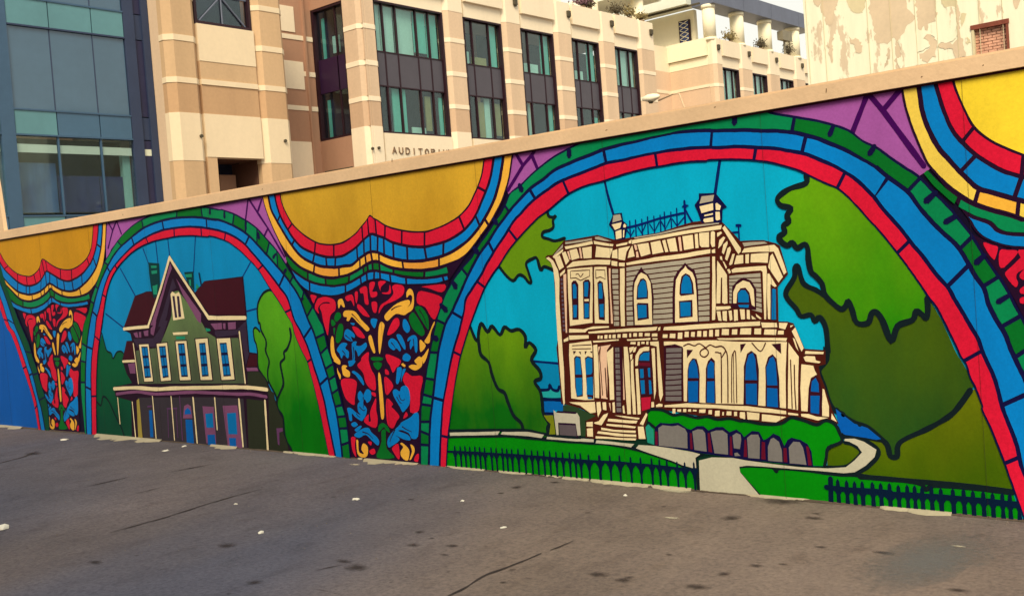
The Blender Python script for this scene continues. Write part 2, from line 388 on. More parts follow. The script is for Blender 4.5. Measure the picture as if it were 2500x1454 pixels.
A2 = dict(
 ri='O 190 1420 205 1150 225 950 250 750 290 520 320 390 370 220 415 90 N 430 1180 490 1020 550 870 620 750 690 650 780 510 860 410 970 290 1060 200 J 470 1240 600 1130 730 1040 880 975 1070 925 1210 880 1400 820 1600 780 1800 745 2000 715 2200 705 K 130 785 270 780 450 780 620 785 760 800 900 830 1080 880 1200 930 1300 980 1450 1050 1570 1100 1680 1190 1800 1310 P 720 230 840 360 950 480 1040 590 1130 700 1230 830 M 80 640 200 800 290 930 360 1040 450 1140 520 1280 b 650 230 740 400 800 520 870 660 950 830 1010 920 1060 1080 1120 1200 1200 1400 a 1310 170 1400 370 1470 550 1550 750 1620 950 1680 1110 1762 1330 1800 1500',
 rb='O 128 1420 140 1100 160 830 200 600 240 390 300 180 345 10 N 380 960 440 860 510 750 590 600 650 500 740 370 830 260 880 190 970 100 J 60 1380 150 1280 270 1150 400 1050 560 940 740 860 900 800 1100 720 1300 680 1560 620 1800 580 2050 555 2260 545 K 200 640 420 630 640 635 800 640 960 660 1180 700 1350 760 1520 830 1660 910 1800 1010 1980 1190 2100 1310 L 200 1180 310 1320 M 100 350 200 480 330 640 450 800 590 960 660 1080 740 1210 b 870 130 960 270 1060 440 1150 600 1220 780 1290 940 1380 1150 1480 1400 a 1540 160 1610 340 1690 560 1730 740 1790 900 1860 1100 1960 1450',
 bg='O 32 1420 45 1000 70 760 100 500 130 300 180 110 N 250 1075 320 920 400 740 490 565 590 420 680 280 800 125 J 60 1210 250 1010 400 900 560 780 740 700 900 640 1070 570 1300 510 1560 450 1800 400 1900 380 2060 365 2250 360 K 180 455 400 445 640 450 900 460 1100 475 1250 510 1400 560 1650 660 1850 770 2000 860 2130 950 2250 1050 L 220 920 320 1000 430 1080 500 1140 600 1250 700 1360 M 280 110 420 270 560 400 680 520 790 690 860 820 960 960 1030 1130 b 1280 200 1370 380 1480 570 1560 760 1650 960 1690 1040 1780 1250 1860 1500 1950 1900 2050 2600 2100 3000',
 go='H 1440 1400 1440 1000 1440 800 1450 600 1480 400 1510 200 G 1590 1400 1620 1250 1650 1080 1690 900 1730 720 1800 520 1860 380 N 280 740 350 650 430 560 500 440 580 330 660 210 730 100 J 40 1040 150 950 330 780 500 650 700 540 850 470 1070 400 1400 330 1800 250 2200 190 K 180 180 640 180 880 250 1100 285 1300 320 1480 360 1700 440 1900 550 2100 660 2250 760 L 100 680 230 740 350 830 470 910 580 980 720 1120 800 1190 900 1290 M 500 0 620 120 720 250 830 380 940 560 1060 740 1150 860 1210 960 1290 1120 1368 1260 1450 1450 1540 1750 1620 2100 1680 2600 1720 3200 1740 3500',
 jr='O 205 1120 130 1098 312 395 245 355 N 552 855 490 800 862 410 800 330 J 680 1060 635 930 1650 765 1655 615 K 645 785 660 638 1575 1095 1652 915 P 1120 640 1190 565 M 80 565 182 470 b 1000 865 1165 770 a 1565 745 1712 690',
 jb='O 150 800 62 770 N 330 1110 250 1070 640 520 595 430 J 305 1125 250 1010 1100 720 1075 570 K 170 640 180 455 1195 700 1237 508 1990 1185 2142 955 M 590 940 802 725 a 1565 105 1790 20',
 jg='N 790 135 740 65 390 725 345 665 180 1195 98 1150 100 1420 45 1400 H 1620 255 1500 230 1600 480 1470 430 1570 590 1450 560 1560 800 1440 795 1555 960 1440 920 1550 1110 1440 1100 G 1750 1240 1630 1220 J 40 1245 -20 1110 K 1080 470 1087 280 L 490 1130 600 990 M 715 535 830 430 960 925 1095 840 1180 1345 1345 1250 1300 1650 1480 1540 1360 1850 1540 1760 1420 2200 1620 2100')
A0 = dict(
 ri='A -1500 -150 -900 -40 -500 230 -250 640 -100 950 0 1190 90 1440 B 150 190 230 400 300 620 360 800 410 960 450 1130 490 1370 505 1454',
 rb='A -1500 -260 -900 -150 -480 120 -220 540 -60 880 0 1030 50 1170 130 1420 B 200 170 280 390 345 590 395 760 440 920 480 1080 525 1370 540 1454',
 bg='A -1500 -430 -900 -330 -420 -20 -160 430 0 850 100 1120 190 1400 B 250 200 330 400 380 560 420 680 450 790 490 960 540 1150 580 1370 590 1454',
 go='A -1500 -560 -860 -470 -340 -140 -60 400 60 800 150 1080 240 1330 B 300 120 375 290 430 480 480 620 520 780 580 950 620 1100 640 1370 645 1454',
 jr='B 60 0 110 0 300 620 345 590 450 1130 480 1080', jb='B 110 -20 190 60 380 720 430 680', jg='B 330 400 420 430 420 700 500 660 520 1000 590 980')
ARCH = []
for nm, A, sk, lab in (('far left arch', A0, SKY0, 0), ('left arch', A1, SKY1, 1), ('large arch', A2, SKY2, 2)):
    c = {k: curve(A[k]) for k in ('ri', 'rb', 'bg', 'go')}; ARCH.append(c)
    inner = c['ri']
    p = [(inner[0][0], -0.1)] + inner + [(inner[-1][0], -0.1)]
    if lab == 0: p = [(-26, -0.1), (-26, 1.5)] + inner + [(inner[-1][0], -0.1)]
    s_o = W(sheet('painted_sky', p, sk, 1, None))
    ba = c['go'] + c['ri'][::-1]
    arch = W(sheet('painted_arch', wob(ba), NAVY, 9, None))
    band(arch, 'red_block', RED, c['ri'], c['rb'], jn(A['jr']), 11, 0.012, 0.012, 0.011)
    band(arch, 'blue_block', BLUE, c['rb'], c['bg'], jn(A['jb']), 11, 0.012, 0.013, 0.013)
    band(arch, 'green_block', [GREEN, GREEN2] if lab else DGREEN, c['bg'], c['go'], jn(A['jg']), 11, 0.014, 0.016, 0.012)
    A['arch'] = arch; A['sky'] = s_o
# the next arch along the wall repeats the left one
sh = lambda L: [(x+12.1, z) for x, z in L]
c3 = {k: sh(v) for k, v in ARCH[1].items()}; shj = lambda t: [((a[0]+12.1, a[1]), (b_[0]+12.1, b_[1])) for a, b_ in jn(t)]
W(sheet('painted_sky', [(c3['ri'][0][0], -0.1)] + c3['ri'] + [(c3['ri'][-1][0], -0.1)], SKY2, 1, None))
W(sheet('painted_front_lawn', wob(dense([(c3['ri'][0][0], -0.1), (c3['ri'][0][0], 0.42), (1.2, 0.5), (3, 0.44), (c3['ri'][-1][0], 0.4), (c3['ri'][-1][0], -0.1)], True, 0.1), 0.02), LAWN, 3, None))
ar3 = W(sheet('painted_arch', wob(c3['go'] + c3['ri'][::-1]), NAVY, 9, None))
band(ar3, 'red_block', RED, c3['ri'], c3['rb'], shj(A1['jr']), 11, 0.012, 0.012, 0.011); band(ar3, 'blue_block', BLUE, c3['rb'], c3['bg'], shj(A1['jb']), 11, 0.012, 0.013, 0.013); band(ar3, 'green_block', [GREEN, GREEN2], c3['bg'], c3['go'], shj(A1['jg']), 11, 0.014, 0.016, 0.012)
tk = Strokes(13)
for s in ('K 440 290 432 372', 'K 1525 410 1490 495', 'K 1975 650 1935 700', 'L 200 735 160 800', 'L 730 1135 645 1212', 'L 900 1340 815 1390', 'M 960 610 875 690', 'M 1215 1030 1105 1095',
          'J 690 570 690 642', 'J 140 965 165 1020', 'N 640 210 668 245', 'N 460 480 492 520', 'N 262 800 290 845', 'N 150 1010 200 1060', 'N 70 1310 115 1325'):
    tk.line(s, 12, 16)
tk.build('tick_mark', NAVY, A2['arch'])
tk = Strokes(13)
for s in ('F 150 215 150 262', 'F 300 250 302 302', 'F 520 350 525 425', 'F 655 465 662 520', 'F 835 685 810 720', 'F 945 845 925 872', 'F 1120 1145 1098 1162'): tk.line(s, 7, 9)
tk.build('tick_mark', NAVY, A1['arch'])

# ---------------------------------------------------------------- spandrels (purple shards)
def spandrel(poly, lines, w, sm=False):
    o = backing('purple_spandrel', poly, PURPLE, 3, sm)
    st = Strokes(5)
    for l in lines: st.line(l, w, sm=False)
    st.build('outline', paint((66, 0, 84)), o)
spandrel('C 262 270 800 160 560 330 420 460 330 580 275 720', ['C 300 290 345 375', 'C 395 250 345 375 295 570', 'C 390 270 442 410'], 5)
spandrel('F 60 200 700 60 720 200 760 320 830 480 900 610 960 700 940 780 900 760 740 560 620 420 500 340 400 290 270 240', ['F 542 110 515 330', 'F 550 110 640 250 740 400 920 710', 'F 682 120 640 250', 'F 742 430 708 500'], 6)
spandrel('J 62 590 860 450 700 560 450 710 180 930 10 1060 -10 1010 30 800', ['J 85 600 172 745', 'J 315 560 270 630 172 745 5 1020', 'J 272 635 332 780'], 9)
spandrel('K 500 240 1500 90 2290 -40 L 440 230 480 420 540 620 620 820 680 930 570 1000 350 850 100 700 K 1700 460 1300 350 880 290', ['K 1900 50 1735 470', 'L 135 270 270 425 625 905', 'L 425 240 270 425'], 13)

# ---------------------------------------------------------------- suns
S1 = dict(
 y='F 886 40 900 140 940 240 1010 360 1110 460 1250 550 1350 575 1440 575 1540 550 I 30 865 90 795 140 735 175 685 215 712 250 730 340 785 460 820 600 840 720 835 820 805 920 760 1030 690 1120 590 1170 490 1210 400 1245 290 1268 130',
 rb='F 820 40 840 150 880 280 960 430 1030 535 1110 615 1220 670 1340 710 1440 715 1540 700 I 0 1030 60 980 110 930 160 885 195 868 250 885 320 910 400 950 500 975 600 990 700 990 800 970 900 940 1000 890 1100 810 1190 690 1260 530 1310 400 1345 270 1368 110',
 by='F 750 50 780 200 830 310 900 430 1000 590 1080 690 1180 760 1300 810 1400 820 1480 820 1560 805 I 0 1165 70 1110 130 1065 185 1040 250 1045 330 1080 420 1110 520 1125 620 1130 720 1120 840 1090 960 1040 1080 960 1200 840 1290 700 1360 560 1410 400 1440 250 1464 80',
 yg='F 685 60 720 200 770 340 830 480 900 610 990 730 1090 820 1210 880 1330 920 1460 930 1560 910 I 0 1245 70 1205 130 1165 200 1135 265 1138 350 1180 460 1205 580 1215 700 1215 820 1195 950 1155 1050 1110 1130 1040 1230 910 1320 790 1400 650 1460 520 1500 400 1530 250 1556 70',
 gb='F 930 740 1000 840 1080 905 1170 960 1270 995 1400 1015 1540 1000 1600 985 G 380 315 520 280 650 210 730 160 800 122 900 112 960 130 1080 150 1250 190 1400 210 1550 215 1700 200 1880 165',
 lo='F 1000 870 1050 960 1110 1030 1190 1080 1300 1110 1440 1120 1540 1105 G 150 455 280 465 400 450 560 390 680 320 760 270 850 245 930 240 1000 250 1120 290 1280 310 1450 310 1600 305 1750 290 1880 255',
 jr='F 1015 365 965 440 1255 555 1245 665 1435 580 1435 712 I 100 790 112 935 150 720 165 885 225 720 238 885 320 785 322 905 490 830 490 975 705 838 705 988 1030 695 1062 805 1195 405 1282 470',
 jb='F 885 280 848 345 1022 545 995 605 1238 680 1225 785 1360 715 1370 818 1455 718 1455 820 I 55 985 62 1110 120 925 122 1070 180 878 182 1042 245 885 250 1045 310 910 315 1070 405 955 410 1105 535 985 540 1125 705 992 712 1118 880 950 888 1065 1185 690 1225 775',
 jy='F 1235 790 1230 885 1495 820 1490 925 I 80 1105 84 1195 132 1065 136 1160 190 1040 196 1138 262 1050 268 1140 490 1122 490 1208 830 1090 848 1190 1278 735 1318 790',
 jg='F 1170 870 1176 960 1360 920 1355 1010 1600 900 1600 985 G 725 90 735 165 780 50 790 125 845 15 850 118 940 15 945 125 1130 55 1138 160 1555 110 1562 215',
 jl='F 1178 965 1186 1080 1560 1000 1566 1100 G 475 290 480 425 685 195 692 315 762 140 772 265 860 115 862 243 950 128 956 243 1092 152 1100 285 1310 195 1316 310 1808 180 1818 275')
S0 = dict(
 y='A -80 320 -50 400 0 480 60 590 130 680 230 760 330 790 400 790 470 740 510 680 530 600 560 578 650 640 740 690 840 710 930 700 1020 650 1110 560 1160 440 1178 300 1188 140',
 rb='A -130 320 -70 480 0 610 50 690 120 770 220 860 310 910 400 920 480 890 540 830 590 745 610 740 680 780 780 840 880 860 960 830 1060 760 1140 660 1190 560 1230 420 1252 260 1258 100',
 by='A -170 320 -90 540 0 720 60 830 130 910 230 990 330 1025 400 1030 500 1000 570 950 625 898 670 905 740 950 850 990 960 980 1070 900 1160 800 1230 680 1280 500 1302 300 1312 90',
 yg='A -220 320 -120 600 0 790 60 880 150 970 240 1070 330 1110 420 1110 520 1070 600 1010 650 958 690 990 780 1040 900 1065 1040 1050 1150 990 1240 870 1310 680 1340 520 1352 300 1362 80',
 gb='A 40 960 130 1085 220 1160 330 1195 430 1200 530 1170 610 1110 660 1060 740 1110 850 1140 1000 1130 1150 1095',
 lo='A 100 1130 160 1180 220 1215 320 1260 430 1280 540 1240 620 1180 680 1140 760 1170 860 1200 1000 1190 1130 1165',
 jr='A 230 760 232 865 345 790 362 915 440 765 462 900 500 690 530 840 540 590 575 770 580 590 612 742 780 705 775 840 920 700 925 845 1110 560 1140 660 120 680 60 700',
 jb='A 235 865 238 990 335 915 340 1025 380 920 385 1030 530 850 532 985 585 750 600 925 640 760 640 902 735 815 745 950 820 850 825 985 925 840 935 985 1040 775 1050 915 1200 560 1225 670 1235 400 1290 440',
 jy='A 240 990 245 1070 420 1025 420 1108 530 985 530 1060 570 950 575 1030 625 898 630 970 665 905 670 975 795 970 798 1040 1020 950 1035 1050 60 830 90 900',
 jg='A 300 1110 300 1190 640 970 650 1065 700 1000 700 1085', jl='A 400 1200 402 1275 620 1110 625 1175 660 1065 670 1145 770 1120 775 1170')
S2 = dict(
 y='L 884 120 910 230 980 400 1070 560 1200 670 1340 740 1489 800', rb='L 716 140 760 300 830 500 890 620 970 710 1080 810 1200 890 1340 960 1489 1000',
 by='L 580 160 605 400 660 570 740 730 830 840 940 960 1080 1090 1200 1130 1380 1180 1489 1210', yg='L 420 190 460 400 520 590 590 760 660 900 780 1030 900 1130 1040 1220 1200 1280 1390 1330 1489 1370',
 gb='L 610 980 700 1090 800 1180 900 1260 1050 1345 1200 1400 M 1100 350 1230 385 1368 392', lo='M 790 230 850 340 930 420 1050 480 1200 525 1368 540',
 jr='L 1075 565 965 690 1500 810 1470 1000', jb='L 1070 815 945 955 1465 990 1400 1190', jy='L 1095 1095 1055 1225 1440 1195 1425 1345', jg='L 930 1160 905 1265', jl='')
def sun(S, mat, ymat, nxt=None, base=PLUM, layer=7):
    c = {k: curve(S[k], False) for k in ('y', 'rb', 'by', 'yg', 'gb', 'lo')}
    if nxt:
        for k in c:
            tail = [(x+6.07, z) for x, z in nxt[k] if x+6.07 > c[k][-1][0]+0.12]; c[k] += tail
    low = c['lo']
    bk = W(sheet('painted_sun', wob([(c['yg'][0][0], c['yg'][0][1]+0.05)] + [q for q in c['yg']] + [(c['yg'][-1][0], c['yg'][-1][1]+0.05)]), base, layer, None))
    bk2 = sheet('outline', wob(c['yg'][len(c['yg'])//9:-len(c['yg'])//9] + c['lo'][::-1]), base, layer-1, bk)
    p = c['y'] + [(c['y'][-1][0], 2.5), (c['y'][0][0], 2.5)]
    sheet('sun_disc', p, mat, layer+2, bk)
    band(bk, 'red_block', RED, c['y'], c['rb'], jn(S['jr']), layer+2, 0.015, 0.012, 0.011)
    band(bk, 'blue_block', BLUE, c['rb'], c['by'], jn(S['jb']), layer+2, 0.013, 0.015, 0.012)
    band(bk, 'yellow_block', ymat, c['by'], c['yg'], jn(S['jy']), layer+2, 0.014, 0.014, 0.012)
    i0 = nearest(c['yg'], c['gb'][0]); i1 = nearest(c['yg'], c['gb'][-1])
    band(bk, 'green_block', [GREEN2, GREEN], c['yg'][min(i0, i1):max(i0, i1)+1], c['gb'], jn(S['jg']), layer+2, 0.016, 0.013, 0.013)
    j0 = nearest(c['gb'], c['lo'][0]); j1 = nearest(c['gb'], c['lo'][-1])
    band(bk, 'blue_block', BLUE, c['gb'][min(j0, j1):max(j0, j1)+1], c['lo'], jn(S['jl']), layer+2, 0.013, 0.013, 0.012)
    return bk, c
SUNY = paint((218, 168, 46), (212, 158, 38), (1.9, 2.4)); SUNY0 = paint((210, 148, 24)); SUNY2 = paint((252, 214, 52))
sun1, c1 = sun(S1, SUNY, [AMBER, AMBER2, AMBER])
sun(S0, SUNY0, AMBER)
sun(S2, SUNY2, [LEMON, AMBER], nxt=c1)

# ---------------------------------------------------------------- flower columns between the arches
FLOW = {
 'red_petal': (RED, 1, ['G 0 440 80 460 60 510 40 560 10 500', 'G 110 490 200 470 320 510 345 600 330 660 270 720 250 850 235 990 215 960 170 800 150 680 122 610 170 562 262 562 235 540 160 550 100 620 112 700 60 640 60 580 90 510',
   'G 470 470 560 440 590 520 590 600 550 520 500 530', 'G 600 420 640 400 640 500 620 560', 'G 670 360 760 330 780 480 790 570 740 560 720 430 680 420', 'G 800 290 870 265 870 320 840 400 900 400 900 460 820 470',
   'G 920 265 1030 260 960 330 950 390', 'G 970 410 1060 400 1080 300 1095 420 1000 430', 'G 1110 330 1180 300 1270 330 1260 440 1150 520 1000 590 930 700 950 590 1060 510 1130 420', 'G 640 570 700 600 780 700 800 745 720 720 640 630',
   'G 830 545 905 550 895 680 850 670', 'G 1520 330 1830 300 1790 410 1600 350', 'G 1470 400 1600 410 1790 480 1760 610 1700 770 1640 740 1560 610 1450 550', 'G 1140 770 1200 770 1210 860 1130 960 1045 990 1080 870', 'G 565 880 650 900 745 1025 640 1010',
   'G 700 1290 790 1220 790 1330 H 800 120 835 180 850 250 855 380 790 370 720 280 690 160 612 60 660 0', 'G 1030 1250 1180 1300 1235 1350 1190 1420 H 1130 80 1080 155 1040 60 1000 0',
   'H 400 250 540 235 605 280 600 360 580 500 570 580 480 520 430 420', 'H 970 210 1040 250 1085 330 1050 400 1000 450 975 380', 'H 980 110 1020 130 1025 180 980 170', 'H 800 410 850 420 855 470 810 450',
   'H 860 490 860 640 880 760 850 880 700 800 760 700 760 790 790 790 780 680 820 560', 'H 1000 490 1080 560 1060 600 1110 650 1165 730 1130 790 1080 885 1010 830 990 650', 'H 1250 150 1330 200 1470 210 1440 420 1420 650 1310 675 1310 520 1290 390 1210 260',
   'H 1250 670 1275 720 1215 755', 'H 530 1010 590 1010 580 1120 600 1260 550 1180', 'H 770 1180 830 1150 850 1210 800 1230', 'H 750 1060 800 1060 790 1110', 'H 1070 1140 1150 1090 1170 1250 1150 1290 1090 1200', 'H 1380 1240 1420 1220 1410 1320 1360 1310']),
 'yellow_stem': (AMBER, 1, ['G 1005 740 1060 660 1180 560 1330 510 1355 560 1320 610 1370 560 1385 470 1350 440 1310 480 1310 400 1350 355 1395 400 1410 520 1390 640 1320 690 1270 720 1180 700 1120 730 1045 800',
   'G 445 690 480 655 590 665 650 720 690 780 800 900 765 940 700 880 620 800 560 740 520 800 490 790 495 750 450 740', 'G 380 510 430 500 465 600 440 610 410 570 385 630 370 560', 'G 790 1010 830 1005 870 1160 880 1230 850 1225 800 1100',
   'G 960 810 1005 850 990 950 950 1220 930 1220 920 1020 930 880', 'G 280 1020 310 1030 330 1230 400 1340 395 1390 330 1350 285 1270 270 1150', 'G 1680 815 1690 840 1640 960 1620 1100 1550 1080 1600 1000', 'G 1490 1055 1530 1080 1570 1140 1500 1220 1485 1130',
   'G 1610 1170 1580 1300 1540 1380 H 1470 0 1465 60 1420 110 1360 125 1290 80 1330 50 1400 55 1370 20 G 1420 1330 1480 1280 1520 1290', 'H 410 70 450 55 480 70 460 100 510 140 515 200 480 215 430 190 415 140', 'H 350 90 360 130 395 190 385 240 350 150',
   'H 885 180 915 180 945 400 965 700 945 770 920 720 900 450', 'H 1190 50 1210 30 1245 60 1230 80', 'H 600 1040 625 1050 625 1130 640 1200 700 1220 665 1160 690 1080 750 1130 745 1240 690 1270 630 1240 605 1160',
   'H 1175 1090 1210 1080 1290 1160 1295 1240 1270 1310 1200 1270 1180 1200 1215 1130', 'H 1310 1100 1350 1120 1365 1190 1320 1290 1300 1290 1330 1190', 'H 300 0 370 0 385 50 330 25']),
 'green_leaf': (GREEN2, 1, ['G 1440 600 1510 610 1600 740 1610 900 1580 890 1430 650', 'G 1380 690 1420 700 1530 880 1555 970 1500 1000 1390 900 1340 760', 'G 350 690 400 690 410 750 350 810 320 760', 'G 390 840 440 860 435 1000 390 1090 345 1080 350 960',
   'G 280 790 310 790 340 840 290 870', 'G 310 900 335 900 320 990', 'G 835 1290 980 1300 960 1340 840 1335', 'H 825 30 880 15 930 30 930 70 885 120 840 80', 'H 885 900 900 840 950 815 1010 860 1045 940 1000 920 960 870 900 930', 'H 930 920 985 900 985 1000 1000 1150 1100 1270 870 1270 910 1130 930 1050']),
 'blue_petal': (BLUE, 1, ['G 830 770 905 775 900 820 870 900 820 830', 'G 1060 1080 1110 1035 1180 1080 1230 1180 1210 1210 1170 1170 1130 1200 1070 1150', 'G 1170 1000 1230 990 1290 1120 1290 1190 1250 1150', 'G 1330 1030 1400 990 1450 1030 1455 1200 1430 1230 1400 1130 1360 1190 1350 1100 1370 1050 1320 1080',
   'G 1260 1270 1310 1240 1365 1290 1330 1350 1260 1330', 'G 1260 790 1300 780 1350 870 1350 930 1310 960 1260 890', 'G 470 930 510 910 590 970 600 1030 550 1010 570 1080 480 1050 455 1000', 'G 355 1190 420 1100 500 1110 470 1170 520 1220 510 1310 450 1260 420 1310 390 1240',
   'G 560 1110 630 1080 620 1130 680 1140 750 1090 765 1150 690 1240 650 1280 630 1220 600 1200 600 1350 540 1420 520 1390 570 1320', 'G 540 825 600 830 580 860', 'H 540 150 570 130 660 200 700 290 690 320 650 270 590 190', 'H 500 0 590 0 540 70 500 40', 'H 620 430 650 395 680 430 690 470 650 530 620 490',
   'H 700 430 740 370 790 400 790 500 740 550 710 500 690 560 740 640 700 760 650 700 620 650 620 560 680 500', 'H 480 620 530 620 600 680 690 740 670 790 590 740 540 690 545 780 510 780 495 700', 'H 530 830 580 800 620 840 570 870', 'H 580 900 650 850 670 870 610 930', 'H 570 970 680 890 760 880 800 940 870 1000 900 1060 880 1110 800 1040 720 970 640 1010',
   'H 1160 850 1200 800 1310 740 1370 680 1420 710 1410 990 1330 1020 1290 950 1200 910 1150 920 1280 970 1310 1040 1220 1030 1120 980 1170 1040 1060 1120 1020 1130 1005 1050 1060 950', 'H 1140 90 1190 85 1190 180 1150 300 1120 280 1130 160', 'H 1210 110 1250 110 1210 200 1185 280 1195 180', 'H 1080 400 1120 370 1170 400 1190 340 1260 330 1300 420 1300 560 1250 640 1205 670 1170 600 1100 480'])}
def column(dx, sx=1.0, cx=-6.72):
    """flower column; the pattern is set out again dx metres along the wall"""
    def T(p): return [(cx + (x-cx)*sx + dx, z) for x, z in p]
    base = T(dense(pts('G -60 380 150 455 280 465 560 390 760 270 930 240 1120 290 1450 310 1750 290 1900 250 1800 520 1690 900 1620 1250 H 1500 200 1480 400 1450 600 1440 1000 1445 1420 500 1420 500 1000 440 600 380 250 300 -60 G 230 1000 80 700'), True, 0.05))
    bk = W(sheet('flower_column', wob(base), PLUM, 4, None))
    ve = MB()
    for vs in ('G 470 990 520 1030 560 1070', 'G 430 1200 470 1250 470 1300', 'G 580 1150 590 1250 575 1330', 'G 1100 1090 1140 1140 1160 1180', 'G 1400 1040 1410 1130 1420 1200', 'H 690 470 700 540 690 620', 'H 640 600 690 650 720 640', 'H 1160 440 1180 500 1210 520 1240 500', 'H 1130 470 1170 540 1200 560', 'H 600 690 620 720 650 740', 'H 680 930 760 960 820 1020', 'H 1200 860 1260 900 1330 930', 'H 1110 900 1070 980 1040 1060', 'G 1100 650 1160 610 1240 590', 'G 560 700 620 760 680 830', 'G 1480 640 1540 740 1580 850'):
        q_ = T(spline(pts(vs), False, 4)); L_, R_ = strip(q_, 0.011, 0.004); n_ = len(L_); ve.add([(x, LY(7.4)-0.000002*i, z) for i, (x, z) in enumerate(L_)]+[(x, LY(7.4)-0.000002*i, z) for i, (x, z) in enumerate(R_)], [(i, i+1, n_+i+1, n_+i) for i in range(n_-1)])
    ve.build('outline', PLUM, bk)
    for nm, (m, l, L) in FLOW.items():
        for s in L: sheet(nm, wob(T(spline(pts(s), True, 3)), 0.002), m, 5+l, bk)
FLOW2 = ['M 945 478 1040 502 1102 530 1070 640 1050 648 1000 590', 'M 1122 560 1200 556 1312 576 1160 738 1110 700', 'M 1178 790 1250 720 1400 590 1420 720 1310 790 1290 850 1312 900 1280 942 1190 840', 'M 1340 790 1420 740 1420 870 1330 850', 'M 1332 960 1420 920 1420 1000 1340 1010', 'M 1330 1060 1400 1060 1400 1110 1335 1110', 'b 1660 20 1740 10 1740 90 1670 70', 'b 1665 130 1740 120 1740 190 1680 190']
bk2_ = backing('flower_column', 'M 800 380 1000 470 1200 540 1460 560 1460 1500 1368 1260 1210 960 1060 740 940 560', PLUM, 4)
for s_ in FLOW2: sheet('red_petal', wob(spline(pts(s_), True, 3), 0.002), RED, 6.5, bk2_)
column(0); column(-5.84, 0.957, -6.807); column(6.05)

# ---------------------------------------------------------------- left arch: green gabled house
TREE_D = paint((0, 92, 52), (0, 72, 48), (0.1, 0.8)); TREE_L = paint((92, 170, 26), (0, 118, 8), (0.35, 1.35))
st = Strokes(2)
for s in ('C 680 575 742 742', 'C 820 500 846 735', 'C 955 466 976 662', 'C 1262 438 1240 835', 'C 428 795 592 1095', 'C 268 1298 465 1452', 'F 568 765 482 922', 'F 525 1280 640 1250'): st.line(s, 4, sm=False)
st.build('outline', paint((0, 52, 120)), A1['sky'])
t = backing('painted_tree', 'D 150 1300 165 600 190 330 225 150 250 240 280 340 330 370 350 430 390 360 440 350 470 380 480 480 560 560 570 720 600 860 600 1300', TREE_D, 3)
Strokes(5).line('D 225 150 250 240 280 340 330 370 350 430 390 360 440 350 470 380', 4).line('D 165 900 215 950 240 850 300 900 370 1050 440 1190 475 1290', 5).build('outline', BLACKG, t)
t = backing('painted_tree', 'F 820 1080 770 1062 730 1075 690 1110 650 1190 640 1280 650 1400 E 645 30 655 110 640 125 605 80 580 105 590 200 610 250 622 330 622 420 640 520 690 580 730 640 790 720 820 810 830 900 880 980 890 1100 910 1220 960 1300 980 1420 1400 1420 1360 1300 1300 1000 1220 700 1150 450 1000 100 F 950 1300', TREE_L, 3)
Strokes(5).line('F 820 1075 770 1058 730 1070 690 1105 648 1190 638 1280 650 1400 E 645 30 660 110 705 200 710 260 705 320 740 420 725 520 735 620 800 750 820 815', 6).line('E 645 120 605 80 580 105 590 200 610 250 622 330 622 420 640 520 690 580 730 640', 5)\
    .line('E 950 90 960 180 925 290 890 330 895 390 855 440 870 540 885 650 850 740 820 820 830 900 880 980 890 1100 910 1220 960 1300 985 1400', 7).build('outline', BLACKG, t)

H1 = backing('painted_gabled_house', 'C 590 1100 720 1050 860 1050 930 850 980 650 1090 830 1260 1060 F 85 965 490 915 530 1340 E 510 0 540 330 625 340 630 480 700 585 745 680 810 830 880 1000 890 1120 960 1320 970 1420 D 560 1420 550 900 380 850 355 745 560 700 500 600 450 450 480 330 500 235 560 230 540 150 460 110 C 470 1440 540 1250', paint((40, 14, 36)), 4)
def hp(name, mat, s, l=6, sm=False): return pc(H1, name, mat, s, l, sm, 0.005 if name == 'eave_panel' else 0.0)
hp('roof', ROOF, 'F 85 970 480 930 500 1100 515 1322 150 1318 60 1195 -5 1090 20 1040 60 1020')
hp('roof', ROOF, 'C 592 1105 720 1058 775 1055 800 1130 840 1105 862 1080 725 1415 475 1435 540 1250')
hp('roof', ROOF, 'D 500 242 568 242 588 440 462 448 482 330'); hp('roof', ROOF, 'E 545 352 618 352 622 470 512 478 530 400')
hp('wall', HWALL, 'C 1075 1040 1340 1400 E 110 125 200 182 432 185 490 645 D 640 708 602 345 830 312 885 250 940 120 C 1000 1320 1005 1060')
for s in ('C 985 742 1000 792 960 900 812 1420 770 1420 900 1050', 'C 1050 905 1110 1000 1325 1300 1325 1400 1290 1370 1130 1090', 'D 580 150 618 142 630 195 602 190', 'D 640 142 660 140 662 190 645 192', 'D 692 130 740 120 740 175 702 175', 'D 772 100 830 20 800 170 772 152',
          'E 150 42 258 37 262 92 192 95', 'E 275 42 296 40 296 92 280 86', 'E 326 32 398 27 400 88 330 94', 'E 515 490 618 490 628 514 520 514', 'D 520 492 590 482 598 590 542 590'): hp('eave_panel', MAUVE, s)
for s in ('C 1015 900 1055 1010 1000 1050 950 1320 905 1440 850 1440 905 1270 970 1050', 'D 575 212 800 202 870 100 895 10 960 10 895 220 830 300 622 308 592 250', 'E 192 112 420 102 438 150 212 178 192 150', 'E 415 100 505 10 530 320 540 345 505 460 450 120'): hp('eave_shadow_board', DPURP, s)
tr = Strokes(8)
tr.line('D 472 102 600 88 745 76', 8).line('C 742 1432 880 1020 980 672', 8).line('C 980 676 1180 990 1408 1335', 9).line('C 1408 1340 1520 1342 F 200 1350 515 1348', 10)
tr.line('D 577 265 606 480 634 705', 4).line('E 440 122 470 380 500 640', 5).line('D 462 462 590 455', 6).line('D 363 764 600 752 830 768 1050 757 1454 750 E 400 682 560 687 722 707', 9)
